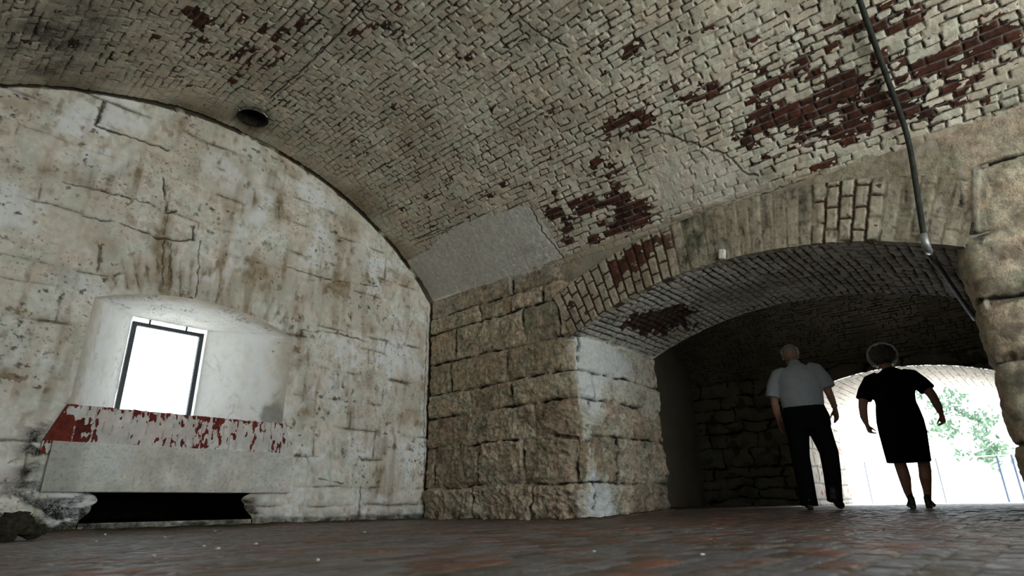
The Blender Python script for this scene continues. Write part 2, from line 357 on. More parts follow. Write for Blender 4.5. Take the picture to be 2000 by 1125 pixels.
def endwall_fn(X, Z):
    du, dv, rid, cid = stones(X, Z, END_ROWS, 101, .03, .03)
    rnd = hsh(rid, cid, 104)
    lint = sst(.10, .0, np.maximum(np.maximum(.80 * S - X, X - 1.74 * S), np.maximum(1.17 * S - Z, Z - 1.47 * S)))
    # splayed brick lintel above the embrasure
    ang = np.arctan2(X - 1.25 * S, Z - .2 * S) * 1.25 * S
    lu = ang / .115; lk = np.floor(lu + .06 * fbm(X * 6, Z * 6, 110, 2)); lf = lu + .06 * fbm(X * 6, Z * 6, 110, 2) - lk
    ld = np.minimum(lf, 1 - lf) * .115
    d = np.minimum(du, dv); d = d * (1 - lint) + (ld + .01 * hsh(lk, lk * 0, 112)) * lint
    gate = sst(-.05, .55, fbm(X * 2.3, Z * 2.3, 120, 3) + .06)
    jw = .010 + .012 * sst(0, .6, fbm(X * 3, Z * 3, 121, 3))
    jn = (1 - sst(jw * .3, jw, d + .006 * fbm(X * 25, Z * 25, 122, 2))) * gate
    soft = 1 - sst(.0, .05, d)
    peelf = .60 * fbm(X * 3, Z * 3, 131, 5) + .25 * fbm(X * 20, Z * 20, 132, 3)
    def wb(l): return [(on_y(px, py)[0], on_y(px, py)[2], r, r * q, k) for (px, py, r, q, k) in l]
    pits = blobs(X, Z, wb([(540, 560, .22, .6, .5), (515, 545, .18, .5, .4), (435, 740, .2, .8, .2), (430, 420, .25, .6, .45), (40, 610, .09, .4, .8), (55, 742, .16, .22, 1.0), (30, 735, .10, .25, 1.0), (80, 755, .08, .3, .8), (200, 470, .12, .7, .5),
                            (100, 520, .1, .5, .4), (760, 660, .3, .5, .22), (815, 890, .06, 1.4, .7), (700, 640, .3, .3, .25), (640, 850, .4, .3, .25)]))
    speck = sst(.22, .5, fbm(X * 26, Z * 26, 133, 3))
    peel = sst(.44, .62, peelf + pits * (.35 + .8 * speck))
    streaks = blobs(X, Z, wb([(470, 350, .10, 3.2, .9), (500, 390, .08, 2.6, .7), (545, 400, .09, 3., .85), (520, 340, .12, 2., .5), (340, 240, .12, .9, .8), (255, 375, .5, .25, .45), (150, 350, .5, .3, .3), (280, 530, .55, .5, .6), (420, 520, .5, .6, .5),
                               (520, 600, .5, .5, .65), (150, 540, .3, .5, .5), (620, 560, .3, 1., .35), (700, 800, .5, .6, .35), (600, 760, .4, .9, .4), (760, 560, .25, .8, .3), (60, 700, .5, .6, .35), (230, 330, .4, .3, .3), (380, 330, .12, 1.3, .45), (440, 250, .3, .4, .4)]))
    vs = fbm(X * 7, Z * 1.2, 140, 4); n = fbm(X * 2.4, Z * 2.0, 141, 5)
    stain = np.clip(streaks * (.60 + .9 * vs + .8 * n) + .60 * sst(.12, .75, n) + .30 * soft * gate + .30 * sst(.15, .6, vs) + .45 * sst(.2, .6, fbm(X * 9, Z * 6, 143, 4)) + .30 * sst(-.1, .6, fbm(X * .9, Z * .9, 144, 3)), 0, .95)
    stain = stain * (1 - .8 * blobs(X, Z, wb([(60, 440, .8, .5, .8), (60, 870, .25, .6, 1.), (620, 930, .5, .5, .5), (640, 400, .5, .5, .5), (100, 300, .5, .2, .4)])).clip(0, 1))
    green = np.clip(.55 * streaks * sst(.0, .6, fbm(X * 4, Z * 2, 142, 4)), 0, .6)
    green = np.maximum(green, .97 * sst(.050 * S, .028 * S, Z + .025 * fbm(X * 5, Z * 5, 156, 4)))
    # damp black growth at the foot of the wall
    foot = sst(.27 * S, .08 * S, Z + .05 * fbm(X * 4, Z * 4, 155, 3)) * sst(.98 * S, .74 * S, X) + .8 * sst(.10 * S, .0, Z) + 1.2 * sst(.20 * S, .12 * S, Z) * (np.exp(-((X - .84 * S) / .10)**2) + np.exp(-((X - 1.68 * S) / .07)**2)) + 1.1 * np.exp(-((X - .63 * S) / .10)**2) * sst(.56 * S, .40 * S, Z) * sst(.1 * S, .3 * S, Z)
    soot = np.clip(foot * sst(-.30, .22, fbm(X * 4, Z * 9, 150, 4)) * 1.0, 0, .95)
    soot = np.maximum(soot, .8 * sst(.30, .50, fbm(X * 13, Z * 13, 151, 4)) * sst(-.1, .5, fbm(X * 1.7, Z * 1.7, 152, 2)))
    soot = np.maximum(soot, .7 * sst(.42, .58, fbm(X * 34, Z * 34, 153, 3)) * sst(-.3, .4, fbm(X * 1.4, Z * 1.4, 154, 2)))
    h = -.014 * soft * (.4 + .6 * gate) - .012 * jn + .016 * (rnd - .5) * (1 - lint) + .012 * fbm(X * 2.4, Z * 2.4, 160, 4) + .004 * fbm(X * 14, Z * 14, 161, 3) + .0022 * fbm(X * 45, Z * 45, 162, 2) - .005 * peel
    cracks = [[(205, 195), (190, 245), (330, 292)], [(320, 348), (322, 380), (326, 415), (345, 412)], [(380, 440), (378, 468), (350, 470), (300, 462)], [(320, 470), (318, 560)], [(334, 475), (336, 560)], [(392, 470), (384, 580)],
              [(125, 355), (230, 380), (330, 410)], [(705, 950), (703, 992)], [(620, 935), (670, 945)], [(150, 420), (235, 435), (300, 460)], [(585, 645), (660, 650), (720, 668)], [(560, 520), (640, 545), (740, 560)], [(835, 600), (833, 700), (829, 800), (829, 940), (832, 1010)]]
    ck = np.zeros(X.shape)
    for i, q in enumerate(cracks):
        ck = np.maximum(ck, lines(X + .016 * fbm(X * 12, Z * 12, 170 + i, 2), Z + .016 * fbm(X * 12, Z * 12, 190 + i, 2), [on_y(*p)[[0, 2]] for p in q], .016 if i < 3 else .010) * sst(-.5, .1, fbm(X * 6, Z * 6, 175 + i, 2) + (.3 if i < 6 else .1)))
    jn = np.maximum(jn * .75, ck * .95); h = h - .02 * ck
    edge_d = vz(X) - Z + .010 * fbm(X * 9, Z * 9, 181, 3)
    jn = np.maximum(jn, sst(.022, .008, edge_d) * sst(-.75, -.2, fbm(X * 3, Z * 3, 182, 2)))  # shade of the gap under the vault, painted as a dark line
    jn = np.maximum(jn, sst(.030, .012, R - X + .014 * fbm(X * 5, Z * 8, 183, 3)))  # shade of the corner gap painted the same way
    ins = np.maximum(np.maximum(WX0 - X, X - WX1), np.maximum(WZ0 - .1 - Z, Z - warch(X)))
    h = h * sst(.002, .05, np.abs(ins))
    wht = .85 * sst(.10, .55, fbm(X * 1.3, Z * 1.7, 185, 4) + .25 * fbm(X * 9, Z * 9, 186, 3)) * (1 - np.clip(stain * 1.2, 0, 1)) * (1 - peel)
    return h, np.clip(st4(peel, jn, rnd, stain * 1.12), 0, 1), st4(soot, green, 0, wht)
def vz(x): return VCZ + np.sqrt(np.maximum(VR**2 - (x - VCX)**2, 0))
def wall_cols(x0, x1, zlo, zhi, step=.0088, fn=endwall_fn):
    x = lin(x0, x1, step); zt = zhi(x) if callable(zhi) else np.full(x.shape, zhi); zb = zlo(x) if callable(zlo) else np.full(x.shape, zlo)
    n = max(3, int((zt - zb).max() / step)); t = np.linspace(0, 1, n)
    X = np.repeat(x[:, None], n, 1); Z = zb[:, None] + (zt - zb)[:, None] * t[None]
    h, A, B = fn(X, Z)
    return dict(P=np.stack([X, D - h, Z], -1), A=A, B=B, flip=True)
topz = lambda x: vz(x) + .14
bot = -.04
SX0, SX1, SZ = .86 * S, 1.665 * S, .172 * S          # dark slot below the sill slab
def ragged(g, x0, x1, amp):
    w_ = np.clip((g['P'][..., 0] - x0) / (x1 - x0), 0, 1); z = g['P'][..., 2]
    g['P'][..., 0] += w_ * amp * (.45 + 1.0 * fbm(z * 4, z * 0 + 3.3, 191, 2) + .15 * fbm(z * 14, z * 0 + 1.7, 192, 2)) * sst(.19 * S, .13 * S, z); return g
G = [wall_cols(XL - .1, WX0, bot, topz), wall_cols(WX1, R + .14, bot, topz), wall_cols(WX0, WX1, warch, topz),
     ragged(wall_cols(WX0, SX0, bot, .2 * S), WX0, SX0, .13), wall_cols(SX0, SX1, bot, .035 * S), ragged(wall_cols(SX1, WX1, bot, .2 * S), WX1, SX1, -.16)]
YW = D + .5 * S; IX0, IX1, IZT = 1.035 * S, 1.465 * S, 1.165 * S
def reveal(p00, p01, p10, p11, seed, step=.012, white=.5, arch=None, pits=True):
    """ruled patch between the wall face edge (p00-p01) and the window edge (p10-p11)"""
    p00, p01, p10, p11 = map(np.array, (p00, p01, p10, p11))
    n = int(np.linalg.norm(p10 - p00) / step) + 2; k = int(np.linalg.norm(p01 - p00) / step) + 2
    s = np.linspace(0, 1, n)[:, None, None]; t = np.linspace(0, 1, k)[None, :, None]
    E0 = p00 + (p01 - p00) * t; E1 = p10 + (p11 - p10) * t
    if arch is not None:
        E0 = E0.copy(); E0[0, :, 2] = arch(E0[0, :, 0])
    P = E0 + (E1 - E0) * s
    u = s[..., 0] * np.linalg.norm(p10 - p00) * np.ones((1, k)); v = t[..., 0] * np.linalg.norm(p01 - p00) * np.ones((n, 1))
    nr = np.cross(p10 - p00, p01 - p00); nr = nr / np.linalg.norm(nr)
    e = .30 * fbm(u * 2, v * 2, seed, 4) + .25 * sst(.1, .5, fbm(u * 20, v * 20, seed + 1, 3)) * sst(-.2, .4, fbm(u * 3, v * 3, seed + 5, 2))
    pl = sst(.36, .46, e) if pits else 0 * u
    cr = (1 - sst(.1, .22, np.abs(fbm(u * 4 + 0 * v, v * 14 if arch is not None else v * 5, seed + 2, 3)) + .12)) * sst(.0, .4, fbm(u * 2.6, v * 2.6, seed + 3, 2)) * (.8 if arch is not None else .25)
    h = .010 * fbm(u * 3, v * 3, seed + 4, 4) + .003 * fbm(u * 20, v * 20, seed + 6, 3) - .004 * pl - .008 * cr
    h = h * sst(0, .05, s[..., 0]) * sst(0, .06, t[..., 0]) * sst(0, .06, 1 - t[..., 0])
    st = np.clip(.35 * sst(.1, .7, fbm(u * 3, v * 3, seed + 8, 4)) + .45 * sst(.25, .0, s[..., 0]), 0, 1)
    gp = sst(.15, .10, np.hypot((u - .14) * .9, (v - v.max() + .12) * .8) + .03 * fbm(u * 8, v * 8, seed + 9, 3)) if pits else 0 * u
    return dict(P=P + nr * h[..., None], A=st4(pl, cr, .3, st), B=st4(.5 * cr * 0, 0, .85 * gp, white * (1 - pl) * (1 - cr) * (1 - gp) * sst(.0, .30, s[..., 0] + .1 * fbm(u * 4, v * 4, seed + 7, 3)) * (.72 + .28 * sst(-.4, .2, fbm(u * 6, v * 6, seed + 10, 4)))))  # white grows inward from the wall face, painted in place of window light
G += [reveal((WX0, D, WZ0 - .03), (WX0, D, WZJ), (IX0, YW, WZ0 - .03), (IX0, YW, IZT), 210, white=.9, pits=False),
      reveal((WX1, D, WZJ), (WX1, D, WZ0 - .03), (IX1, YW, IZT), (IX1, YW, WZ0 - .03), 220, white=.85),
      reveal((WX0, D, WZJ), (WX1, D, WZJ), (IX0, YW, IZT), (IX1, YW, IZT), 230, white=.95, arch=warch, pits=False)]
def quad(p, n=2, A=(0, 0, .5, 0), B=(0, 0, 0, 0), k=2):
    p = [np.array(q, float) for q in p]; s = np.linspace(0, 1, n)[:, None, None]; t = np.linspace(0, 1, k)[None, :, None]
    P = (p[0] * (1 - s) + p[1] * s) * (1 - t) + (p[3] * (1 - s) + p[2] * s) * t
    return dict(P=P, A=np.broadcast_to(np.array(A, float), (n, k, 4)), B=np.broadcast_to(np.array(B, float), (n, k, 4)))
YO = YW + .12 * S                 # outer part of the embrasure beyond the frame
EX0, EX1, EZT, EZ0 = 1.03 * S, 1.47 * S, 1.185 * S, WZ0 - .03
Aw, Bw = (0, 0, .3, .15), (0, 0, 0, .5)
G += [quad([(EX0, YW, EZ0), (EX0, YO, EZ0), (EX0, YO, EZT), (EX0, YW, EZT)], A=Aw, B=Bw), quad([(EX1, YW, EZ0), (EX1, YO, EZ0), (EX1, YO, EZT), (EX1, YW, EZT)], A=Aw, B=Bw),
      quad([(EX0, YW, EZT), (EX0, YO, EZT), (EX1, YO, EZT), (EX1, YW, EZT)], A=Aw, B=Bw), quad([(IX0, YW, IZT), (EX0, YW, EZT), (EX1, YW, EZT), (IX1, YW, IZT)], A=Aw, B=Bw)]
dk = (1, 0, 0, 0)
sy1 = D + 1.7
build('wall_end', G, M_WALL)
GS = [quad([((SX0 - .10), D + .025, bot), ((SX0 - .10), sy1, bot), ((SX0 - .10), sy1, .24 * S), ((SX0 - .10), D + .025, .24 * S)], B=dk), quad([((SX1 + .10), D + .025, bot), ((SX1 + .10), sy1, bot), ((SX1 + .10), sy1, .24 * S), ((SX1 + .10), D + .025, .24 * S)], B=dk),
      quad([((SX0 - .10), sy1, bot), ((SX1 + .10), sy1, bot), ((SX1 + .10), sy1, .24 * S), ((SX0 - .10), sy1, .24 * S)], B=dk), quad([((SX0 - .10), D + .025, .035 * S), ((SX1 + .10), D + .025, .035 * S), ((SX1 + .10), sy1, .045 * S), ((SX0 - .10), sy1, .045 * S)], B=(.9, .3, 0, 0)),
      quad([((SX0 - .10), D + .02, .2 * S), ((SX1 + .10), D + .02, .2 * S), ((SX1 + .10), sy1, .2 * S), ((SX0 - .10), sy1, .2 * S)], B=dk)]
build('wall_end_recess', GS, plain('slot_shade_black', (.010, .009, .007), .95, var=.4, sc=14, bump=.5, spec=.05))  # near-black colour stands in for the shade deep in the slot

# ---- right wall: pier, arch spandrel, near pier, jambs
PR = [(-.2, .20 * S, [.5 * S, 1.0 * S, 1.42 * S, 1.85 * S]), (.20 * S, .47 * S, [.13 * S, .55 * S, .93 * S, 1.30 * S, 1.7 * S]), (.47 * S, .68 * S, [.42 * S, 1.02 * S, 1.42 * S, 1.9 * S]),
      (.68 * S, .85 * S, [.46 * S, .84 * S, 1.48 * S]), (.85 * S, 1.07 * S, [.25 * S, .79 * S, 1.38 * S, 1.74 * S, 2.02 * S]), (1.07 * S, 1.31 * S, [.30 * S, .95 * S, 1.25 * S, 1.8 * S]),
      (1.31 * S, 1.44 * S, [.54 * S, .84 * S, 1.12 * S]), (1.44 * S, 1.8 * S, [.84 * S])]
SC = D - YJ                        # unfolded position of the pier's arris
def pier_fn(s, z):
    du, dv, rid, cid = stones(s, z, PR, 301, .045, .030)
    du2 = du + .02 * fbm(s * 9, z * 9, 302, 3); dv2 = dv + .014 * fbm(s * 9, z * 9, 303, 3)
    d = np.minimum(du2, dv2); rnd = hsh(rid, cid, 305)
    jamb = sst(SC - .02, SC + .03, s)
    low = sst(.95 * S, .45 * S, z)
    gate = sst(-.35, .25, fbm(s * 1.8, z * 1.8, 307, 3) + .22 - .25 * low)
    jw = .015 + .012 * fbm(s * 5, z * 5, 308, 2)
    jn = (1 - sst(jw * .35, jw, d)) * gate
    pill = sst(0, .09, d)
    rough = ridge(s * 2.6, z * 3.4, 310, 5); r2 = fbm(s * 6, z * 6, 311, 4)
    top = sst(1.38 * S, 1.50 * S, z + .08 * fbm(s * 3, z * 3, 312, 3)) * (1 - jamb)
    gr = ((cid == 2) & (rid == 5)).astype(float) * sst(0, .02, d)
    amp = (.022 + .03 * low) * (1 - .7 * top) * (1 - .75 * gr)
    h = .024 * sst(0, .045, d) * (.4 + .6 * gate) - .028 * jn + amp * (.75 * rough + .5 * ridge(s * 7, z * 9, 318, 4)) + .014 * r2 * (1 - .8 * top) + .006 * fbm(s * 18, z * 18, 319, 3) + .03 * (rnd - .5) + .035 * low * fbm(s * 1.3, z * 1.1, 313, 2) + .003 * fbm(s * 40, z * 40, 315, 2)
    # broken stones at the arris
    arr = np.exp(-((s - SC) / .13)**2)
    h = h + arr * (.03 * fbm(s * 3, z * 4.2, 316, 4) - .02 - .035 * sst(.35, -.2, fbm(s * 2, z * 3.3, 317, 3)))
    notch = lines(s, z, [(SC - .17 * S, .47 * S), (SC - .02 * S, .445 * S)], .03); h = h - .05 * notch; jn = np.maximum(jn, notch * .8)
    ww = .45 * fbm(s * 2.4, z * 1.8, 320, 5) + .28 * fbm(s * 11, z * 11, 321, 3)
    wmask = np.zeros(s.shape)
    def wb(l): return [(D - on_x(px, py)[1], on_x(px, py)[2], ru, rv, k) for (px, py, ru, rv, k) in l]
    # whitewash left along the arris and on the jamb
    wmask += blobs(s, z, [(SC + .16, 1.0 * S, .22, .24, 1.25), (SC + .20, .82 * S, .20, .30, 1.15), (SC + .22, .66 * S, .16, .22, .8), (SC + .30, .98 * S, .22, .12, .7), (SC + .16, .30 * S, .09, .22, .7), (SC + .24, .14 * S, .21, .26, 1.3), (SC + .24, .02 * S, .24, .2, 1.2),
                          (SC + .9, .9 * S, .3, .3, .35), (SC + .7, .18 * S, .35, .10, .5), (SC + .1, .48 * S, .07, .14, .5)])
    wmask += blobs(s, z, wb([(935, 690, .25, .3, .22), (1060, 700, .3, .3, .18), (980, 780, .4, .25, .20), (1010, 600, .3, .15, .30), (880, 610, .3, .15, .35), (870, 760, .3, .3, .18), (850, 900, .03, .25, .5), (935, 905, .03, .25, .5), (1000, 965, .06, .2, .5)]))
    wmask += .62 * jamb * sst(.25 * S, .9 * S, z) + .35 * top + .7 * np.exp(-((s - SC - .5) / .5)**2 - ((z - 1.0 * S) / .3)**2) * jamb
    peel = 1 - sst(.22, .66, wmask + ww * .9)
    wht = sst(.75, 1.15, wmask * (1 + .0 * s) + ww * .7) * jamb * .85
    stain = np.clip(.25 + .6 * sst(-.1, .6, fbm(s * 2.5, z * 2.5, 325, 4)) - .5 * jamb, 0, 1) * .8
    soot = np.clip(.30 * sst(.0, .6, fbm(s * 2.2, z * 3, 330, 4)) + .40 * sst(.15, .55, fbm(s * 24, z * 24, 337, 3)) + .42 * sst(.2, .65, fbm(s * 8, z * 8, 331, 4)) + .75 * sst(.08 * S, 0, z) * sst(-.1, .3, fbm(s * 6, z * 6, 332, 3)), 0, .85)
    soot = np.clip(soot + .5 * sst(.75 * S, 0, z) * jamb * sst(SC + .75, SC + 1.2, s) * sst(-.2, .4, fbm(s * 4, z * 4, 333, 3)), 0, .9) * (1 - .85 * wht)
    green = np.clip(.85 * gr * (.75 + .5 * fbm(s * 7, z * 7, 334, 3)) + .3 * low * sst(0, .5, fbm(s * 3, z * 3, 335, 3)), 0, .9)
    plaster = .55 * top * sst(-.3, .3, fbm(s * 4, z * 4, 336, 3))
    # gap where the pier meets the end wall
    h = h - .16 * sst(.062, .022, s + .014 * pn(z * 5, z * 0, 340) + .006 * pn(z * 19, z * 0, 341))
    return h, st4(peel, jn, rnd, stain), st4(soot, green, plaster, wht)
def unfold(s, z, h, sc, y0, sgn, rc=.06, taper=0.0):
    """face on x = R running from y0 (s = 0) to the arris at s = sc, then the jamb; sgn: direction of y along s"""
    a = np.clip((s - sc + rc) / (2 * rc), 0, 1) * (math.pi / 2)         # turn angle round the arris
    k = 2 * rc / (math.pi / 2)
    yy = np.where(s < sc - rc, s, np.where(s > sc + rc, sc - rc + k, sc - rc + k * np.sin(a)))
    xx = np.where(s < sc - rc, 0, np.where(s > sc + rc, k + (s - sc - rc), k * (1 - np.cos(a))))
    nx, ny = -np.cos(a), sgn * np.sin(a)
    return np.stack([R + xx + nx * h, y0 + sgn * yy + ny * h, z], -1)
st = .0088
s_ = lin(0, SC + (R2 - R), st); z_ = lin(bot, ZJ, st); s2, z2 = np.meshgrid(s_, z_, indexing='ij')
h, A, B = pier_fn(s2, z2)
GR = [dict(P=unfold(s2, z2, h, SC, D, -1), A=A, B=B, flip=True)]
s_ = lin(0, SC + .10, st); z_ = lin(ZJ, ZS + .04, st); s2, z2 = np.meshgrid(s_, z_, indexing='ij')
h, A, B = pier_fn(np.minimum(s2, SC - .1) * 0 + s2, z2)
GR.append(dict(P=np.stack([R - h, D - s2, z2], -1), A=A, B=B, flip=True))
# spandrel over the arch
def rarch(y): return RC_Z + np.sqrt(RC_R**2 - (y - RC_Y)**2)
def span_fn(y, z):
    n = fbm(y * 3, z * 3, 401, 4); r = np.hypot(y - RC_Y, z - RC_Z) - RC_R
    h = .012 * n + .004 * fbm(y * 18, z * 18, 402, 3)
    return h, st4(sst(-.1, .3, n + .1), 0, .4, .5 + .3 * n), st4(.25 * sst(.1, .5, fbm(y * 5, z * 5, 403, 4)), .15, .35, 0)
y_ = lin(YN - .30, YJ + .15, .012); t_ = np.linspace(0, 1, 60); Y2 = np.repeat(y_[:, None], 60, 1)
zb = rarch(np.clip(y_, YN, YJ))[:, None] + .01; Z2 = zb + (ZS + .04 - zb) * t_[None]
h, A, B = span_fn(Y2, Z2); GR.append(dict(P=np.stack([R + .01 - h, Y2, Z2], -1), A=A, B=B))
# near pier (right edge of the picture)
NR = [(-.2, .27 * S, [.35 * S, .8 * S]), (.27 * S, .56 * S, [.5 * S, 1.1 * S]), (.56 * S, .82 * S, [.42 * S, 1.0 * S]), (.82 * S, 1.08 * S, [.55 * S, 1.2 * S]), (1.08 * S, 1.36 * S, [.36 * S, .9 * S]), (1.36 * S, 1.9 * S, [.6 * S, 1.1 * S])]
NS = 2.0 * S
def near_fn(s, z):                # s = distance from the arris along -y, negative on the jamb
    du, dv, rid, cid = stones(np.maximum(s, .02), z, NR, 501, .05, .035)
    d = np.minimum(du + .02 * fbm(s * 7, z * 7, 502, 3), dv + .015 * fbm(s * 7, z * 7, 503, 3)); rnd = hsh(rid, cid, 505)
    gate = sst(-.3, .3, fbm(s * 2, z * 2, 507, 3) + .15)
    jn = (1 - sst(.008, .024, d)) * gate
    up_ = sst(1.28 * S, 1.42 * S, z)
    h = .03 * sst(0, .11, d) * (1 - up_) - .03 * jn + .026 * ridge(s * 2.2, z * 2.8, 510, 5) * (1 - .6 * up_) + .02 * fbm(s * 2, z * 2, 511, 3) + .006 * fbm(s * 11, z * 11, 512, 4) + .03 * (rnd - .5)
    arr = np.exp(-(s / .10)**2); h = h * (1 - .75 * arr) + arr * (.02 * fbm(s * 2, z * 5, 516, 4) - .01)
    gouge = lines(s, z, [(.06, .80 * S), (.22, .815 * S), (.42, .86 * S)], .06) + .8 * lines(s, z, [(0.0, .575 * S), (.08, .58 * S)], .04)
    h = h - .05 * gouge
    w = .5 * fbm(s * 2.6, z * 2.6, 520, 5) + .25 * fbm(s * 12, z * 12, 521, 3)
    strip = lines(s, z, [(.10, 1.36 * S), (.03, 1.12 * S)], .05) + lines(s, z, [(.22, 1.36 * S), (.10, 1.10 * S)], .035)
    w = w + .8 * strip + .35 * np.exp(-((s - .02) / .04)**2)
    h = h + .012 * strip
    peel = 1 - sst(.25, .55, w)
    stain = np.clip(.45 + .5 * fbm(s * 2.4, z * 2.4, 525, 4), 0, .85)
    soot = np.clip(.55 * sst(.12, .5, fbm(s * 4, z * 4, 530, 4)) * (1 - up_) + .8 * np.exp(-((s - .05) / .10)**2) * np.exp(-((z - 1.2 * S) / .26)**2) * sst(-.2, .3, fbm(s * 12, z * 8, 531, 4)) + .5 * gouge, 0, .9)
    return h, st4(peel, jn, .5 + .5 * rnd, stain), st4(soot, .1, .25 * up_, 0)
s_ = np.concatenate([lin(-1.8, -.1, .05)[:-1], lin(-.1, .62 * S, .0088)[:-1], lin(.62 * S, NS, .05)]); z_ = lin(bot, ZS + .04, .0088)
s2, z2 = np.meshgrid(s_, z_, indexing='ij'); h, A, B = near_fn(s2, z2)
# s2 counted back from the far end: unfold wants s growing towards the arris
P = unfold(NS - s2, z2, h, NS, YN - NS, 1)
kz = (z_[:-1] < ZJ)[None, :] | (s_[:-1] > .03)[:, None]
GR.append(dict(P=P, A=A, B=B, keep=kz, flip=True))
build('wall_right', GR, M_PIER)

# ---- brick ring round the near opening
ph0 = math.asin((YJ - RC_Y) / RC_R)
RT = .305 * S
def ring_grid():
    a = lin(-(ph0 + .016) * RC_R, ph0 * RC_R, .0065); rr = lin(0, RT, .0065)
    Uf, Vf = np.meshgrid(a, rr, indexing='ij')
    off = np.floor(Uf / .112 + .5)
    # bricks on the flat: courses run radially
    ua = Uf + .006 * fbm(Uf * 6, Vf * 6, 601, 3); va = Vf + .008 * fbm(Uf * 6, Vf * 6, 602, 3)
    c = np.floor(ua / .106); fu = ua / .106 - c
    vb = va / .205 + np.where(c % 2 == 0, .5, 0.) + (hsh(c, c * 0, 603) - .5) * .25; rw = np.floor(vb); fv = vb - rw
    du = np.minimum(fu, 1 - fu) * .106; dv = np.minimum(fv, 1 - fv) * .205; d = np.minimum(du, dv)
    rnd = hsh(c, rw, 605)
    px = Uf                                      # + towards the far pier (left in view)
    left = sst(.2, .75, px + .15 * fbm(Uf * 2, Vf * 2, 606, 3)); mid = 1 - left
    win = sst(-1.42, -1.30, px) * sst(-.80, -.92, px) * sst(-.55, -.1, fbm(px * 4, Vf * 4, 619, 2))
    fill = np.clip(mid * (1 - win), 0, 1)
    patch = inpoly(Uf + .03 * fbm(Uf * 6, Vf * 6, 607, 3), Vf, [(.16, -.1), (.02, .8), (.36, .8), (.34, -.1)]).astype(float) if True else 0
    fill = np.clip(fill + patch, 0, 1) * (.75 + .25 * sst(-.2, .3, fbm(Uf * 4, Vf * 4, 608, 3)))
    jn = (1 - sst(.006, .014, d + .005 * pn(Uf * 40, Vf * 40, 609))) * (1 - sst(.25, .75, fill))
    pf = .5 * fbm(Uf * 4, Vf * 4, 610, 3) + .5 * fbm(Uf * 13, Vf * 13, 611, 4) + .60 * (rnd - .5) - .05 + blobs(Uf, Vf, [(.95, .42, .26, .18, .72), (.68, .48, .24, .12, .62), (1.15, .3, .2, .14, .45), (1.72, .40, .12, .14, .5), (.45, .40, .16, .16, .35)])
    peel = sst(.50, .62, pf) * (1 - fill)
    h = .020 * sst(0.004, .020, d) * (1 - .9 * fill) + .007 * (rnd - .5) * (1 - fill) + .008 * fbm(Uf * 4, Vf * 4, 612, 4) + .003 * fbm(Uf * 25, Vf * 25, 613, 2) - .003 * peel
    wv = .007 * pn(Uf / .106 * 1.1, Vf * .6, 614); h = h + wv * fill
    stain = np.clip(.35 + .5 * fbm(Uf * 3, Vf * 3, 615, 4) + .3 * fill, 0, .9)
    green = np.clip(.75 * patch * sst(-.3, .2, fbm(Uf * 5, Vf * 5, 618, 3)) + .25 * fill * sst(0, .4, fbm(Uf * 9, Vf * 1.5, 616, 3)), 0, 1)
    soot = np.clip(.55 * fill * sst(.0, .5, fbm(Uf * 12, Vf * 2.5, 617, 4)) + .35 * sst(.1, .5, fbm(Uf * 22, Vf * 16, 620, 3)) + .25 * sst(.1, .5, fbm(Uf * 3, Vf * 3, 621, 3)), 0, .8)
    h = h * sst(RT, RT - .02, Vf) + .0
    r = RC_R + Vf; th = Uf / RC_R
    P = np.stack([R - .030 - h, RC_Y + r * np.sin(th), RC_Z + r * np.cos(th)], -1)
    g = [dict(P=P, A=st4(peel, jn, rnd, stain), B=st4(soot, green, .35 * fill, 0))]
    # return edges down to the wall face
    for j, f in ((-1, 1), (0, 0)):
        e = P[:, j]; q = e.copy(); q[:, 0] = R + .06
        g.append(dict(P=np.stack([e, q], 1), A=st4(peel, jn, rnd, stain)[:, [j, j]], B=st4(soot, green, .35 * fill, 0)[:, [j, j]], flip=bool(f)))
    for j in (0, -1):
        e = P[j]; q = e.copy(); q[:, 0] = R + .06
        g.append(dict(P=np.stack([e, q], 1), A=st4(peel, jn, rnd, stain)[j][:, None].repeat(2, 1), B=st4(soot, green, .35 * fill, 0)[j][:, None].repeat(2, 1)))
    return g
build('trim_1', ring_grid(), M_RING)

# ---- soffits of the two arched openings
def soffit(x0, x1, yc, zc, ph, seed, step, fnm):
    a = lin(-ph * RC_R, ph * RC_R, step); x = lin(x0, x1, step); U, V = np.meshgrid(x, a, indexing='ij'); th = V / RC_R
    h, A, B = fnm(U, V)
    return dict(P=np.stack([U, yc + (RC_R - h) * np.sin(th), zc + (RC_R - h) * np.cos(th)], -1), A=A, B=B, flip=True)
def near_soff(U, V):
    e = .8 * blobs(U, V, [(R + .95, 1.25, .35, .42, 1.1), (R + .55, 1.35, .28, .28, .7), (R + 1.3, 1.05, .4, .28, .6)])
    pf = e + .45 * fbm(U * 4, V * 4, 701, 4) + .3 * fbm(U * 12, V * 16, 702, 3); peel = sst(.45, .6, pf)
    h, dk_, rnd = brick_surface(U, V, .235, .082, 703, peel, gate=.15, depth=.018, jw=.018)
    st_ = sst(.0, .6, fbm(U * 1.3, V * 1.3, 705, 3)); sm = .5 * sst(.1, .5, fbm(U * 1.1 + 9, V * 1.1, 706, 2))
    return h * (1 - sm) + .01 * fbm(U, V, 707, 2) - .05 * sst(.2, .9, e + .2 * fbm(U * 6, V * 6, 708, 3)), st4(peel, dk_ * (1 - sm), rnd, .4 * st_), st4(.25 * st_, .1, .35 * sm, 0)
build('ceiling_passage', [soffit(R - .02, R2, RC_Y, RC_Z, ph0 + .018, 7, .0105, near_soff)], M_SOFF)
phf = math.asin(.97 * S / RC_R)
def far_soff(U, V):
    peel = sst(.35, .6, .5 * fbm(U * 3, V * 3, 711, 4)); h, dk_, rnd = brick_surface(U, V, .235, .070, 713, peel, gate=.2)
    return h, st4(peel, dk_ * .9, rnd, .2), st4(0, 0, 0, 0)
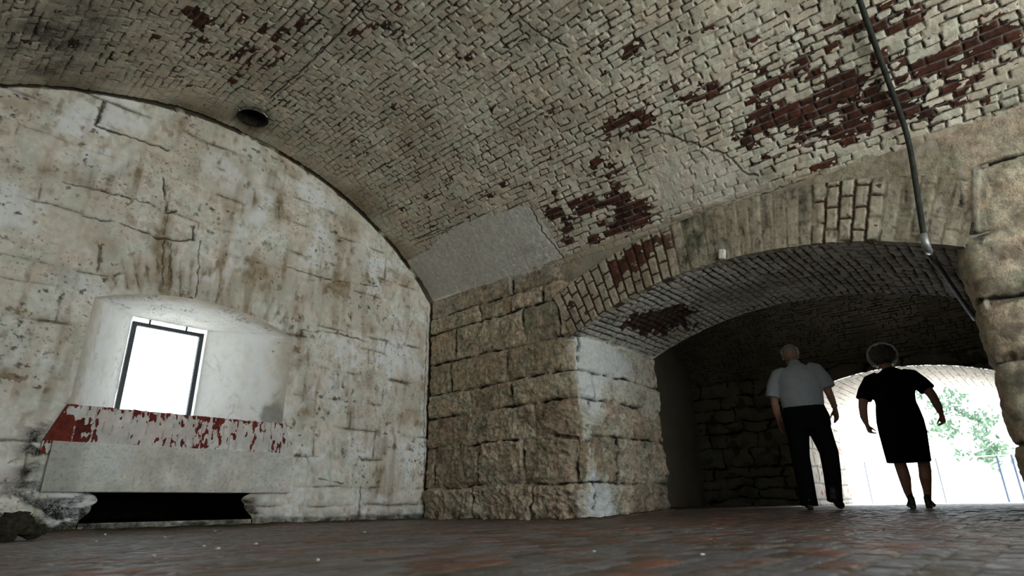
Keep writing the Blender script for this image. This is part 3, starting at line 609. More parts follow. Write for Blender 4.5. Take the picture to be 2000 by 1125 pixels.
GF = [soffit(X3 + .004, X4, FC_Y, FC_Z, phf, 8, .02, far_soff)]
def jamb_far(y, flip):
    x = lin(X3, X4, .02); z = lin(bot, FZJ + .02, .02); X, Z = np.meshgrid(x, z, indexing='ij')
    du, dv, rid, cid = stones(X, Z, rand_rows(-.1, 3, X3, X4, (.25, .4), (.4, .9), 721), 722); d = np.minimum(du, dv)
    jn = (1 - sst(.008, .02, d)) * .8; sg = -1 if y > 2 else 1
    hh = .02 * sst(0, .05, d) + .012 * fbm(X * 5, Z * 5, 723, 4)
    return dict(P=np.stack([X, y + sg * hh, Z], -1), A=st4(.1 + .5 * (fbm(X * 5, Z * 5, 724, 3) > .35), jn, .4, .3), flip=flip)
GF += [jamb_far(FY1, True), jamb_far(FY0, False)]
build('trim_2', GF, M_LIT)

# ---- second casemate: far wall, vault, end and rear walls
def far_rows():
    return rand_rows(-.1, 3.2, -1, 7, (.20, .40), (.45, 1.2), 12)
FR_ = far_rows()
def farw(Y, Z):
    du, dv, rid, cid = stones(Y, Z, FR_, 801, .12, .09); d = np.minimum(du, dv) + .012 * fbm(Y * 8, Z * 8, 802, 3); rnd = hsh(rid, cid, 803)
    jn = (1 - sst(.010, .012 + .03 * sst(-.4, .5, fbm(Y * 2.5, Z * 2.5, 811, 3)), d)) * sst(-.7, -.1, fbm(Y * 2, Z * 2, 812, 3))
    bz = sst(1.42 * S, 1.50 * S, Z + .06 * fbm(Y * 2, Z * 2, 804, 2))
    hb, db, rb = brick_surface(Y, Z, .235, .070, 805, 0 * Y, gate=.35, depth=.012, jw=.014)
    patch = sst(.2, .5, fbm(Y * 1.5, Z * 1.5, 806, 3))
    h = (.035 * sst(0, .06, d) + .02 * fbm(Y * 4, Z * 4, 807, 4) + .03 * (rnd - .5)) * (1 - bz) + bz * hb
    peel = sst(.2, .5, fbm(Y * 2.5, Z * 2.5, 808, 4)) * (1 - bz) * .9
    return h, st4(peel, np.clip(jn * (1 - bz) + db * bz * (1 - .6 * patch), 0, 1), rnd, .4 + .4 * fbm(Y * 2, Z * 2, 809, 3)), st4(.35 * sst(.05, .5, fbm(Y * 3, Z * 3, 810, 3)), .2, 0, 0)
def fgrid(y0, y1, zlo, zhi, step=.016):
    y = lin(y0, y1, step); zb = zlo(y) if callable(zlo) else np.full(y.shape, zlo); n = int((zhi - zb.min()) / step) + 2
    t = np.linspace(0, 1, n); Y = np.repeat(y[:, None], n, 1); Z = zb[:, None] + (zhi - zb)[:, None] * t[None]
    h, A, B = farw(Y, Z); return dict(P=np.stack([X3 - h, Y, Z], -1), A=A, B=B)
farc = lambda y: FC_Z + np.sqrt(RC_R**2 - np.clip(y - FC_Y, -.97 * S, .97 * S)**2)
GW = [fgrid(FY1, D2 + .05, bot, ZS + .02), fgrid(FY0, FY1, farc, ZS + .02), fgrid(YB, FY0, bot, ZS + .02, .05)]
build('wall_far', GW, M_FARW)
CX2 = 5.5 * S
def v2(y0, y1, a0, a1, step):
    a = lin(a0, a1, step); y = lin(y0, y1, step); U, V = np.meshgrid(y, a, indexing='ij'); th = V / VR
    h, dk_, rnd = brick_surface(U, V, .235, .070, 821, 0 * U, gate=.35, depth=.012, jw=.014)
    pt = sst(.15, .5, fbm(U * 1.5, V * 1.5, 822, 3))
    return dict(P=np.stack([CX2 + (VR - h) * np.sin(th), U, VCZ + (VR - h) * np.cos(th)], -1), A=st4(0, dk_ * (1 - .6 * pt), rnd, .3), B=st4(.2 * pt, .2, 0, 0))
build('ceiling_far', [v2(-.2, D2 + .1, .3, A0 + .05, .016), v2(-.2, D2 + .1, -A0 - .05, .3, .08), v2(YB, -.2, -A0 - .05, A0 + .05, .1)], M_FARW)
def plaing(fn, u0, u1, v0, v1, step, seed, flip=False):
    u = lin(u0, u1, step); v = lin(v0, v1, step); U, V = np.meshgrid(u, v, indexing='ij')
    h = .015 * fbm(U * 2, V * 2, seed, 4)
    return dict(P=fn(U, V, h), A=st4(0, 0, .5, .4 + .4 * fbm(U * 2, V * 2, seed + 1, 3)), B=st4(.25, .15, .4, 0), flip=flip)
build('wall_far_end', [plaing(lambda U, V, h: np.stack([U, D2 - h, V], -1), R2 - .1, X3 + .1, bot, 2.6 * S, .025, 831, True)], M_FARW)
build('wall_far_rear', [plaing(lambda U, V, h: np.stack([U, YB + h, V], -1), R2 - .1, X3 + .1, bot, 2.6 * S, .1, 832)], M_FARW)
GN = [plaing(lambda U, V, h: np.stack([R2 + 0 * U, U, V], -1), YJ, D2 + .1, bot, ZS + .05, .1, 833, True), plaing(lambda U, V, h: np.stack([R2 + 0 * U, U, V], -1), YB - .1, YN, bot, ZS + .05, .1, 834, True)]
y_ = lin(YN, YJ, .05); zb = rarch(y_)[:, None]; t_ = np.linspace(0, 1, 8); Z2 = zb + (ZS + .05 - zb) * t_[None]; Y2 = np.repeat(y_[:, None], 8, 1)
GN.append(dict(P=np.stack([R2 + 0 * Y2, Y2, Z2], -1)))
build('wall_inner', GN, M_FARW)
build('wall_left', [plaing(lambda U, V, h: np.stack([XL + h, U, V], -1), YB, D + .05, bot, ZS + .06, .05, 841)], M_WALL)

# ---- floor
def floor_fn(X, Y):
    ux = X; vy = Y
    du, dv, row, c, fu, fv = brick(ux, vy, .215, .108, 901, 0, .010); d = np.minimum(du, dv); rnd = hsh(row, c, 903)
    jn = (1 - sst(.004, .012, d + .003 * pn(X * 40, Y * 40, 904))) * (.55 + .45 * sst(-.3, .3, fbm(X * 3, Y * 3, 905, 2)))
    wear = fbm(X * 1.2, Y * 1.2, 906, 4)
    dirt = sst(.60, .22, D - Y + .10 * fbm(X * 2, Y * 2, 907, 3)) * sst(R + .1, R - .3, X)
    dirt = np.maximum(dirt, sst(.14, .04, R - X + .06 * fbm(X * 3, Y * 3, 908, 3)) * (Y > YJ - .1))
    h = .006 * sst(0, .014, d) + .0045 * (rnd - .5) + .002 * (hsh(row, c, 909) - .5) * (fu - .5) * 4 + .008 * fbm(X * .8, Y * .8, 910, 2) + .002 * fbm(X * 18, Y * 18, 911, 3)
    h = h * (1 - .7 * dirt) + dirt * (.03 + .015 * fbm(X * 6, Y * 6, 912, 4)) - .012
    lime = sst(.52, .62, fbm(X * 5, Y * 5, 913, 4) * .8 + .2 * pn(X * 30, Y * 30, 914)) * (1 - dirt)
    peel = 1 - lime
    grey = np.clip(sst(.35, .65, hsh(row, c, 915) + .35 * wear) * .75 * (1 - dirt) * sst(4.6, 2.0, X - .5 * Y), 0, 1)
    h = h + ZF2 * np.clip((X - R) / (R2 - R), 0, 1)
    pale = sst(X3 - .1, X3 + .3, X)  # floor under the far arch paled, added to bounce sunlight onto its soffit
    return h, st4(peel, jn * (1 - dirt), rnd**2.2, .3), st4(.30 * sst(.0, .6, wear) + .25 * (hsh(row, c, 917) > .82), dirt * .92, grey * (1 - pale), .30 * pale)
def fl(x0, x1, y0, y1, step):
    x = lin(x0, x1, step); y = lin(y0, y1, step); X, Y = np.meshgrid(x, y, indexing='ij'); h, A, B = floor_fn(X, Y)
    return dict(P=np.stack([X, Y, h], -1), A=A, B=B)
build('floor', [fl(.3, R + .15, .0, D + .05, .0115), fl(R + .15, R2 + .03, YN - .2, YJ + .2, .014), fl(XL - .05, .3, .0, D + .05, .05), fl(XL - .05, R + .05, YB - .3, 0, .05)], M_FLOOR)
def fl2(x0, x1, y0, y1, step):
    g = fl(x0, x1, y0, y1, step); g['P'][..., 2] = (g['P'][..., 2] - ZF2) * .6 + ZF2 - .003; return g
edge_ = fl2(R2, R2 + .05, YN - .2, YJ + .2, .02); e0 = edge_['P'][0]; e1 = e0.copy(); e1[:, 2] = -.05
build('floor_far', [fl2(R2, X4 + .1, YN - .2, D2 + .1, .022), fl2(R2, X4 + .1, YB, YN - .2, .1), dict(P=np.stack([e1, e0], 0), A=edge_['A'][[0, 0]], B=edge_['B'][[0, 0]])], M_FLOOR)

# ------------------------------------------------------------------ things
def simple(name, verts, faces, mat, kind=None, parent=None, smooth=False):
    me = bpy.data.meshes.new(name); me.from_pydata([tuple(map(float, v)) for v in verts], [], faces); me.update(); me.materials.append(mat)
    if smooth: me.polygons.foreach_set('use_smooth', np.full(len(me.polygons), True))
    o = bpy.data.objects.new(name, me); col.objects.link(o)
    if kind: o['kind'] = kind
    if parent: o.parent = parent
    return o
class MB:
    def __init__(s): s.v, s.f = [], []
    def add(s, vs, fs):
        k = len(s.v); s.v += [tuple(map(float, v)) for v in vs]; s.f += [tuple(i + k for i in f) for f in fs]
    def box(s, c, d, rot=None):
        c = np.array(c, float); vs = [np.array([x, y, z]) * np.array(d) / 2 for x in (-1, 1) for y in (-1, 1) for z in (-1, 1)]
        if rot is not None: vs = [rot @ v for v in vs]
        s.add([c + v for v in vs], [(0, 1, 3, 2), (4, 6, 7, 5), (0, 4, 5, 1), (2, 3, 7, 6), (0, 2, 6, 4), (1, 5, 7, 3)])
    def tube(s, pts, rad, n=12, ref=(0, 0, 1), flat=None, cap=True):
        """loft along pts; rad per point: number or (a, b) with a along 'ref x tangent', b along the other axis"""
        pts = [np.array(p, float) for p in pts]; vs = []; N = len(pts)
        a = None
        for i, p in enumerate(pts):
            t = pts[min(i + 1, N - 1)] - pts[max(i - 1, 0)]; t = t / (np.linalg.norm(t) + 1e-9)
            if a is None:
                r = np.array(ref, float)
                if abs(t @ r) > .9: r = np.array((0, 1., 0)) if abs(t[1]) < .9 else np.array((1., 0, 0))
                a = np.cross(r, t)
            a = a - t * (a @ t); a /= np.linalg.norm(a); b = np.cross(t, a)
            ra, rb = rad[i] if isinstance(rad[i], (tuple, list)) else (rad[i], rad[i])
            for k in range(n):
                q = 2 * math.pi * k / n; vs.append(p + a * ra * math.cos(q) + b * rb * math.sin(q))
        fs = [(i * n + k, i * n + (k + 1) % n, (i + 1) * n + (k + 1) % n, (i + 1) * n + k) for i in range(N - 1) for k in range(n)]
        if cap: fs += [tuple(range(n - 1, -1, -1)), tuple((N - 1) * n + k for k in range(n))]
        s.add(vs, fs)
    def ball(s, c, r, n=14, k=9, rot=None):
        c = np.array(c, float); r = np.array(r if isinstance(r, (tuple, list)) else (r, r, r), float); vs = []; fs = []
        for i in range(k + 1):
            a = math.pi * i / k
            for j in range(n):
                b = 2 * math.pi * j / n; v = np.array([math.sin(a) * math.cos(b), math.sin(a) * math.sin(b), math.cos(a)]) * r
                vs.append(c + (rot @ v if rot is not None else v))
        for i in range(k):
            for j in range(n):
                fs.append((i * n + j, (i + 1) * n + j, (i + 1) * n + (j + 1) % n, i * n + (j + 1) % n))
        s.add(vs, fs)
    def build(s, name, mat, parent=None, smooth=True, voxel=0, sm=0, kind=None, bevel=0):
        o = simple(name, s.v, s.f, mat, kind, parent, smooth)
        if voxel or bevel:
            if bevel:
                md = o.modifiers.new('b', 'BEVEL'); md.width = bevel; md.segments = 2; md.limit_method = 'ANGLE'
            if voxel:
                md = o.modifiers.new('r', 'REMESH'); md.mode = 'VOXEL'; md.voxel_size = voxel; md.use_smooth_shade = True
            if sm:
                md = o.modifiers.new('s', 'SMOOTH'); md.factor = .5; md.iterations = sm
            bpy.context.view_layer.update(); dg = bpy.context.evaluated_depsgraph_get()
            me = bpy.data.meshes.new_from_object(o.evaluated_get(dg)); o.modifiers.clear(); old = o.data; o.data = me; bpy.data.meshes.remove(old); me.name = name
            me.polygons.foreach_set('use_smooth', np.full(len(me.polygons), bool(voxel or smooth)))
            if not me.materials: me.materials.append(mat)
        return o
def empty(name, loc=(0, 0, 0), rz=0, label=None, cat=None, group=None, kind=None):
    o = bpy.data.objects.new(name, None); col.objects.link(o); o.location = loc; o.rotation_euler = (0, 0, rz); o.empty_display_size = .1
    tag(o, label, cat, group, kind); return o
def tag(o, label=None, cat=None, group=None, kind=None):
    for k, v in (('label', label), ('category', cat), ('group', group), ('kind', kind)):
        if v: o[k] = v
    return o

M_IRON = plain('dark_painted_iron', (.012, .016, .022), .45, var=.4, sc=40, spec=.5)
M_WIRE = plain('galvanised_wire', (.22, .23, .24), .5, .6)
M_PIPE = plain('grey_green_conduit', (.026, .028, .022), .7, var=.35, sc=18, bump=.2, spec=.2)
M_ZINC = plain('zinc_coupling', (.34, .35, .35), .42, .55, var=.2)
M_MOSS = plain('dark_moss', (.024, .021, .009), .95, var=.6, sc=22, bump=.8)
M_CHIP = plain('mortar_chip', (.62, .60, .55), .9, var=.2)
M_GROUND = plain('pale_gravel', (.74, .72, .66), .95, var=.12, sc=6)
simple('ground', [(-60, -60, -.06), (90, -60, -.06), (90, 60, -.06), (-60, 60, -.06)], [(0, 1, 2, 3)], M_GROUND, 'structure')

# window: iron frame, wire screen, painted brick sill and concrete slab
win = empty('window_1', (1.25 * S, YW, WZ0), kind='structure')
def inpar(o, par):                 # keep world placement under a parent that is only moved
    o.parent = par; o.matrix_parent_inverse = par.matrix_basis.inverted(); return o
bpy.context.view_layer.update()
f = MB(); fx0, fx1, fz0, fz1, fy = 1.043 * S, 1.452 * S, WZ0 - .02, 1.142 * S, YW + .035
for x in (fx0 + .024, fx1 - .024): f.box((x, fy, (fz0 + fz1) / 2), (.048, .045, fz1 - fz0))
for z in (fz0 + .024, fz1 - .022): f.box(((fx0 + fx1) / 2, fy, z), (fx1 - fx0 - .09, .043, .044))
inpar(f.build('window_frame', M_IRON, smooth=False, bevel=.004), win)
for x in (1.135 * S, 1.345 * S):
    f = MB(); f.tube([(x, fy, fz1 - .005), (x, fy, fz1 + .05)], [.011, .011], 8); inpar(f.build('hinge_pin', M_IRON), win)
f = MB(); pit = .042; W_, H_ = fx1 - fx0 - .08, fz1 - fz0 - .08; xa, za = fx0 + .04, fz0 + .04
nx = int(W_ / pit) + 1
for k in range(nx):                # twisted strands: zigzags that meet their neighbours
    for sgn in (-1, 1):
        pts = []; n = int(H_ / pit)
        for i in range(n + 1):
            off = (pit * .5 if (i % 2 == 0) else 0.0) * sgn
            pts.append((min(max(xa + (k + .5) * W_ / nx + off, xa), xa + W_), fy + .012 * sgn * 0, za + i * H_ / n))
        f.tube(pts, [.0014] * len(pts), 4, cap=False)
inpar(f.build('wire_mesh', M_WIRE), win)
def sill_grid():
    zf0, zf1 = .385 * S, .556 * S; dep = YW + .10 - D; hh = zf1 - zf0
    u = np.linspace(0, 1, 300); t = lin(-.10, hh + dep, .0075); Uq, T = np.meshgrid(u, t, indexing='ij')
    tf = np.clip(T / hh, 0, 1); xl = (.652 + .060 * tf) * S; xr = (1.862 - .072 * tf) * S
    back = np.clip((T - hh) / dep, 0, 1); xl = xl + back * (.300) * S; xr = xr - back * .30 * S
    X = xl + (xr - xl) * Uq
    bu = (X + .004 * pn(X * 20, T * 20, 951)) / .072; bc = np.floor(bu); fu = bu - bc; d = np.minimum(fu, 1 - fu) * .072
    rnd = hsh(bc, bc * 0, 952)
    e = .34 * fbm(X * 7, T * 5, 953, 4) + .55 * fbm(X * 26, T * 10, 954, 4) + .22 * (rnd - .5) + .06 - .25 * sst(.010, .0, d) + .75 * np.exp(-((X - .74 * S) / (.09 * S))**2) * sst(-.4, .4, fbm(X * 5, T * 5, 955, 2) + .2) + .20 * sst(.24, .32, T)
    e = e + .16 * np.exp(-((X - 1.35 * S) / (.3 * S))**2)
    peel = sst(.27, .36, e)
    rnd_c = .024                                                       # rounded front edge
    a = np.clip((T - hh + rnd_c) / (2 * rnd_c), 0, 1) * math.pi / 2
    y = np.where(T < hh - rnd_c, 0, np.where(T > hh + rnd_c, T - hh, rnd_c * (1 - np.cos(a)))); z = np.where(T < hh - rnd_c, T, np.where(T > hh + rnd_c, hh, hh - rnd_c + rnd_c * np.sin(a)))
    h = .004 * sst(0, .012, d) + .004 * fbm(X * 12, T * 12, 956, 3) - .002 * peel + .006 * (rnd - .5)
    P = np.stack([X, D - .030 + y - h * np.cos(a), zf0 + z + h * np.sin(a)], -1)
    jn = .5 * (1 - sst(.002, .006, d)) * sst(0, .3, fbm(X * 8, T * 8, 957, 2))
    return P, dict(P=P, A=st4(peel, jn, rnd, .25 + .3 * fbm(X * 6, T * 6, 958, 3)), B=st4(0 * X, 0, 0, 0))
P_, g_ = sill_grid()
eg = []
for j, fl_ in ((0, False), (-1, True)):
    e = P_[j]; q = e.copy(); q[:, 1] = D + .06; eg.append(dict(P=np.stack([e, q], 1), A=g_['A'][j][:, None].repeat(2, 1), B=g_['B'][j][:, None].repeat(2, 1)))
o = build('window_sill', [g_] + eg, M_SILL, kind=None); inpar(o, win)
def slab_grid():
    x0, x1, z0, z1 = .688 * S, 1.862 * S, .170 * S, .388 * S; prof = [(.42, z0), (.0, z0), (0, z1), (.42, z1)]
    x = lin(x0, x1, .011); t = np.concatenate([lin(0, .42, .02)[:-1], .42 + lin(0, z1 - z0, .010), .42 + z1 - z0 + lin(.02, .42, .02)])
    Xq, T = np.meshgrid(x, t, indexing='ij'); L1 = .42; L2 = L1 + z1 - z0; c = .012
    y = np.where(T < L1, L1 - T, np.where(T > L2, T - L2, 0)); z = np.where(T < L1, z0, np.where(T > L2, z1, z0 + T - L1))
    n = fbm(Xq * 5, T * 5, 961, 4); n2 = fbm(Xq * 30, T * 30, 962, 3)
    wl = lambda xx: xx
    h = .006 * n + .0025 * n2; fr = ((T >= L1) & (T <= L2)).astype(float)
    P = np.stack([Xq, D - .045 + y - h * fr, z + h * (1 - fr) * 0 + .012 * (Xq - x0) / (x1 - x0) * -1 * 0], -1)
    px = (Xq - x0) / (x1 - x0); pz = (T - L1) / (L2 - L1)
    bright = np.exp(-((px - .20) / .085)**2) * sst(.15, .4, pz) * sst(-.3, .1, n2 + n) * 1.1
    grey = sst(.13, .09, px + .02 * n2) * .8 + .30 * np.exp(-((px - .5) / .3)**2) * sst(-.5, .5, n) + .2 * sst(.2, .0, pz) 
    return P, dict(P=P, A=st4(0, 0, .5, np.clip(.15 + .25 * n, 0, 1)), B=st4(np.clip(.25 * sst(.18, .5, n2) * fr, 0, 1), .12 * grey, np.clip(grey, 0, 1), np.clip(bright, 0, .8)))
M_SLAB = masonry('weathered_concrete', (.84, .83, .76), (.90, .89, .84), (.3, .3, .28), (.4, .4, .37), plaster=(.52, .52, .46), stain=(.36, .34, .26), bump=.7, white=(.84, .85, .80))
P_, g_ = slab_grid(); eg = []
for j in (0, -1):
    e = P_[j]; k = e.shape[0]; c_ = np.broadcast_to(np.array([e[0, 0], D + .3, .28 * S]), e.shape); eg.append(dict(P=np.stack([e, c_], 1), A=g_['A'][j][:, None].repeat(2, 1), B=g_['B'][j][:, None].repeat(2, 1)))
o = build('sill_slab', [g_] + eg, M_SLAB, kind=None); inpar(o, win)

# conduit down the vault and into the passage
con = empty('conduit', (R - .05, .17 * S, 1.5 * S), label='dark grey conduit pipe running down the brick vault and into the passage', cat='pipe')
bpy.context.view_layer.update()
cr = .0215; pts = []
for a in np.linspace(.35 * S, A0 - .02, 40):
    th = a / VR; pts.append((VCX + (VR - cr - .034) * math.sin(th), .163 * S + .006 * math.sin(a * 3), VCZ + (VR - cr - .034) * math.cos(th)))
p0 = pts[-1]
for z in np.linspace(ZS - .10, 1.105 * S, 14): pts.append((R - .085 - cr + .0 * z, .163 * S + (.205 - .163) * S * (ZS - z) / (ZS - 1.105 * S), z))
pa_ = np.array(pts)
for _ in range(14): pa_[1:-1] = .25 * pa_[:-2] + .5 * pa_[1:-1] + .25 * pa_[2:]
pts = [tuple(v) for v in pa_]
f = MB(); f.tube(pts, [cr] * len(pts), 14, ref=(0, 1, 0)); inpar(f.build('pipe', M_PIPE), con)
ey, ez = .205 * S, 1.105 * S; ex = R - .085 - cr
el = [(ex, ey, ez + .03), (ex, ey, ez - .03)] + [(ex + .07 * (1 - math.cos(q)), ey, ez - .03 - .055 * math.sin(q)) for q in np.linspace(.3, math.pi / 2, 6)] + [(ex + .12, ey, ez - .085)]
f = MB(); f.tube(el, [cr * 1.3] * len(el), 14, ref=(0, 1, 0)); inpar(f.build('elbow_coupling', M_ZINC), con)
ln = [(ex + .10, ey, ez - .085)] + [(x, ey - .012 * S * (x - R) , RC_Z + math.sqrt((RC_R - cr - .045)**2 - (ey - .012 * S * (x - R) - RC_Y)**2) - .012) for x in np.linspace(R + .25, R2 + .6, 12)]
f = MB(); f.tube(ln, [cr] * len(ln), 14, ref=(0, 1, 0)); o = f.build('passage_pipe', M_PIPE); inpar(o, con)
for i in (6, 18, 30):
    a = np.array(pts[i]); th = math.atan2(a[0] - VCX, a[2] - VCZ); t = np.array([math.cos(th), 0, -math.sin(th)]); nn = np.array([math.sin(th), 0, math.cos(th)])
    f = MB(); arc = [a + nn * (cr * 1.1) + np.array([0, -.055, 0])] + [a + cr * 1.12 * (np.array([0, -math.cos(q), 0]) - nn * math.sin(q)) for q in np.linspace(0, math.pi, 9)] + [a + nn * (cr * 1.1) + np.array([0, .055, 0])]
    f.tube(arc, [(.010, .003)] * len(arc), 6, ref=tuple(t)); inpar(f.build('strap', M_IRON), con)

# small fixing at the lip of the arch
p = on_x(1411, 497, R - .05); blk = MB(); blk.box((R - .055, p[1], p[2]), (.05, .062, .10), np.array(Matrix.Rotation(.18, 3, 'X')))
tg = blk.build('fixing_block', M_CHIP, smooth=False, bevel=.012); tag(tg, 'small white block stuck to the lower edge of the brick arch', 'block')
f = MB(); f.tube([(R - .03, p[1] - .03, p[2] - .02), (R + .0, p[1] - .06, p[2] - .065), (R + .10, p[1] - .09, p[2] - .075)], [.008, .007, .005], 8); f.build('wire_stub', M_IRON, parent=tg)

# floor litter
def gnd(x, y, z=0.0):
    d = ray(x, y); return O + d * ((z - O[2]) / d[2])
rg = random.Random(4)
p = gnd(22, 1049, 0.02); f = MB()
for i in range(26):
    a = rg.uniform(0, 6.28); r = rg.uniform(0, 1) ** .6
    f.ball((p[0] + .12 * r * math.cos(a), p[1] + .08 * r * math.sin(a), .075 * (1.1 - r) + .02), (rg.uniform(.03, .055), rg.uniform(.03, .05), rg.uniform(.03, .055)), 9, 6)
for i in range(420):
    a = rg.uniform(0, 6.28); r = rg.uniform(.0, 1.15); q = np.array([p[0] + .15 * r * math.cos(a), p[1] + .1 * r * math.sin(a), .03 + .10 * max(0, 1.1 - r)])
    f.tube([q, q + np.array([rg.uniform(-.03, .03), rg.uniform(-.03, .03), rg.uniform(.0, .03)]), q + np.array([rg.uniform(-.07, .07), rg.uniform(-.05, .05), rg.uniform(-.01, .03)])], [.0065, .006, .005], 5)
tag(f.build('moss_clump', M_MOSS, voxel=.009), 'clump of dark moss and rotted leaves on the floor in the left corner', 'moss')
def chip(p, s):
    f = MB(); f.ball((0, 0, 0), (s * rg.uniform(.8, 1.5), s * rg.uniform(.7, 1.1), s * rg.uniform(.35, .6)), 7, 5)
    f.v = [tuple(np.array(v) * (1 + rg.uniform(-.18, .18))) for v in f.v]
    o = f.build('mortar_chip', M_CHIP, smooth=False); o.location = (p[0], p[1], .010 + s * .3); o.rotation_euler = (0, 0, rg.uniform(0, 6)); return o
for (x, y, s) in [(300, 1088, .010), (322, 1050, .010), (205, 1045, .012), (188, 1058, .009), (420, 1038, .012), (398, 1067, .008), (425, 1072, .008), (500, 1063, .009), (712, 1040, .009), (620, 1095, .007), (1160, 1078, .007), (1372, 1084, .006)]:
    tag(chip(gnd(x, y, .01), s), 'small pale mortar chip lying loose on the brick floor', 'chip', 'mortar chips on the brick floor')

# ------------------------------------------------------------------ outside the far arch
M_LEAF = plain('sunlit_leaves', (.115, .19, .115), .7, var=.3, sc=2); M_BARK = plain('bark', (.5, .5, .48), .9)
XR_ = 18.6; M_SLATE = plain('slate_blue_paint', (.075, .095, .15), .7, var=.1)
rail = empty('railing', (XR_, 1.0, -.06), label='thin metal railing standing outside beyond the far arch', cat='railing'); bpy.context.view_layer.update()
pa = on_x(1957, 930, XR_)[1]; pb = on_x(1987, 930, XR_)[1]; pc = on_x(1838, 940, XR_)[1]; zt = on_x(1945, 890, XR_)[2]
for y, r in ((pa, .022), (pb, .022), (pc, .012), (pc + 1.6, .012), (pb - 1.5, .022)):
    f = MB(); f.tube([(XR_, y, -.06), (XR_, y, zt)], [r, r], 10); f.box((XR_, y, -.05), (.10, .10, .02)); inpar(f.build('post', M_SLATE), rail)
f = MB(); f.tube([(XR_, pb - 1.5, zt), (XR_, pc + 1.6, zt)], [.012, .012], 8); inpar(f.build('top_rail', M_ZINC), rail)
def tree(name, x, y, h, rad, n, label, seed, low=.45):
    rg = random.Random(seed); t = empty(name, (x, y, -.06), label=label, cat='tree', group=None)
    f = MB(); f.tube([(0, 0, 0), (.05, .03, h * .3), (-.03, .08, h * .6), (.02, 0, h * .9)], [.13, .10, .07, .02], 9)
    for k in range(7):
        a = k * 2.4; z = h * (low + .07 * k); f.tube([(0, 0, z), (math.cos(a) * rad * .4, math.sin(a) * rad * .4, z + .25), (math.cos(a) * rad * .8, math.sin(a) * rad * .8, z + .4)], [.045, .03, .01], 6)
    f.build('trunk', M_BARK, parent=t)
    f = MB(); cl = [(rg.gauss(0, rad * .5), rg.gauss(0, rad * .5), h * (low + .55 * rg.random())) for _ in range(16)]
    for i in range(n):
        c = cl[i % 16]; p = np.array([rg.gauss(c[0], rad * .2), rg.gauss(c[1], rad * .2), rg.gauss(c[2], rad * .16)])
        a = np.array([rg.gauss(0, 1) for _ in range(3)]); a /= np.linalg.norm(a); q = np.cross(a, [rg.gauss(0, 1) for _ in range(3)]); q /= np.linalg.norm(q); s = rg.uniform(.09, .17); nn = np.cross(a, q) * s * .25
        f.add([p - a * s, p + q * s * .45 + nn, p + a * s, p - q * s * .45 + nn], [(0, 1, 2), (0, 2, 3)])
    f.build('foliage', M_LEAF, parent=t, smooth=False); return t
q = on_x(1915, 850, 30); tree('small_tree', 30, q[1], 3.4, .9, 420, 'small sunlit tree outside the far arch, right of the woman behind the railing', 5)
q = on_x(1862, 850, 36); tree('small_tree', 36, q[1], 5.0, 1.2, 420, 'taller pale tree outside the far arch, beside the woman', 6, .5)

# ------------------------------------------------------------------ the two people
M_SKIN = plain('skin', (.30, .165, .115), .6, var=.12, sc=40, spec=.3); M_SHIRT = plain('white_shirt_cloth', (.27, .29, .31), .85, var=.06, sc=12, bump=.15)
M_TROU = plain('black_trousers', (.006, .006, .007), .9, var=.2, spec=.05); M_SHOE = plain('black_leather', (.012, .011, .010), .4); M_WHITEHAIR = plain('white_hair', (.20, .19, .18), .6, var=.3, sc=120, bump=.5)
M_DRESS = plain('black_dress_cloth', (.005, .0055, .007), .9, var=.2, spec=.05); M_GREYHAIR = plain('grey_curly_hair', (.070, .062, .055), .6, var=.4, sc=70, bump=.5); M_METAL = plain('watch_metal', (.3, .3, .28), .35, .8)
def hand(f, wrist, dr, thumb, pal, curl=.35, s=1.0):
    """palm and five fingers; dr: pointing direction, thumb: side of the thumb, pal: direction the palm faces"""
    dr, thumb = np.array(dr, float), np.array(thumb, float); dr /= np.linalg.norm(dr); thumb -= dr * (dr @ thumb); thumb /= np.linalg.norm(thumb)
    pl = np.array(pal, float); pl -= dr * (dr @ pl) + thumb * (thumb @ pl); pl /= np.linalg.norm(pl); w = np.array(wrist, float)
    f.tube([w - dr * .03, w + dr * .02 * s, w + dr * .055 * s, w + dr * .09 * s], [(.027, .020), (.034 * s, .018 * s), (.042 * s, .017 * s), (.040 * s, .014 * s)], 14, ref=tuple(pl))
    for k, L in enumerate((.070, .078, .072, .056)):
        b = w + dr * .085 * s + thumb * (.030 - .020 * k) * s; c = curl * (1 + .16 * k); d = dr; p = b; pts = [p]; 
        for j, part in enumerate((.42, .33, .25)):
            d = d * math.cos(c) + pl * math.sin(c) if j == 0 else (d * math.cos(c * 1.15) + (pl - d * (d @ pl)) * math.sin(c * 1.15)); d = d / np.linalg.norm(d); p = p + d * L * part * s; pts.append(p)
        f.tube([b - dr * .02] + pts, [.0092 * s, .0092 * s, .0088 * s, .008 * s, .0065 * s], 9)
    b = w + dr * .03 * s + thumb * .026 * s; d = dr * .72 + thumb * .6 + pl * .35; d /= np.linalg.norm(d); e = dr * .9 + thumb * .15 + pl * .4; e /= np.linalg.norm(e)
    f.tube([b - d * .015, b + d * .028 * s, b + d * .048 * s + e * .012, b + d * .048 * s + e * .038 * s], [.013 * s, .0115 * s, .010 * s, .0075 * s], 9)
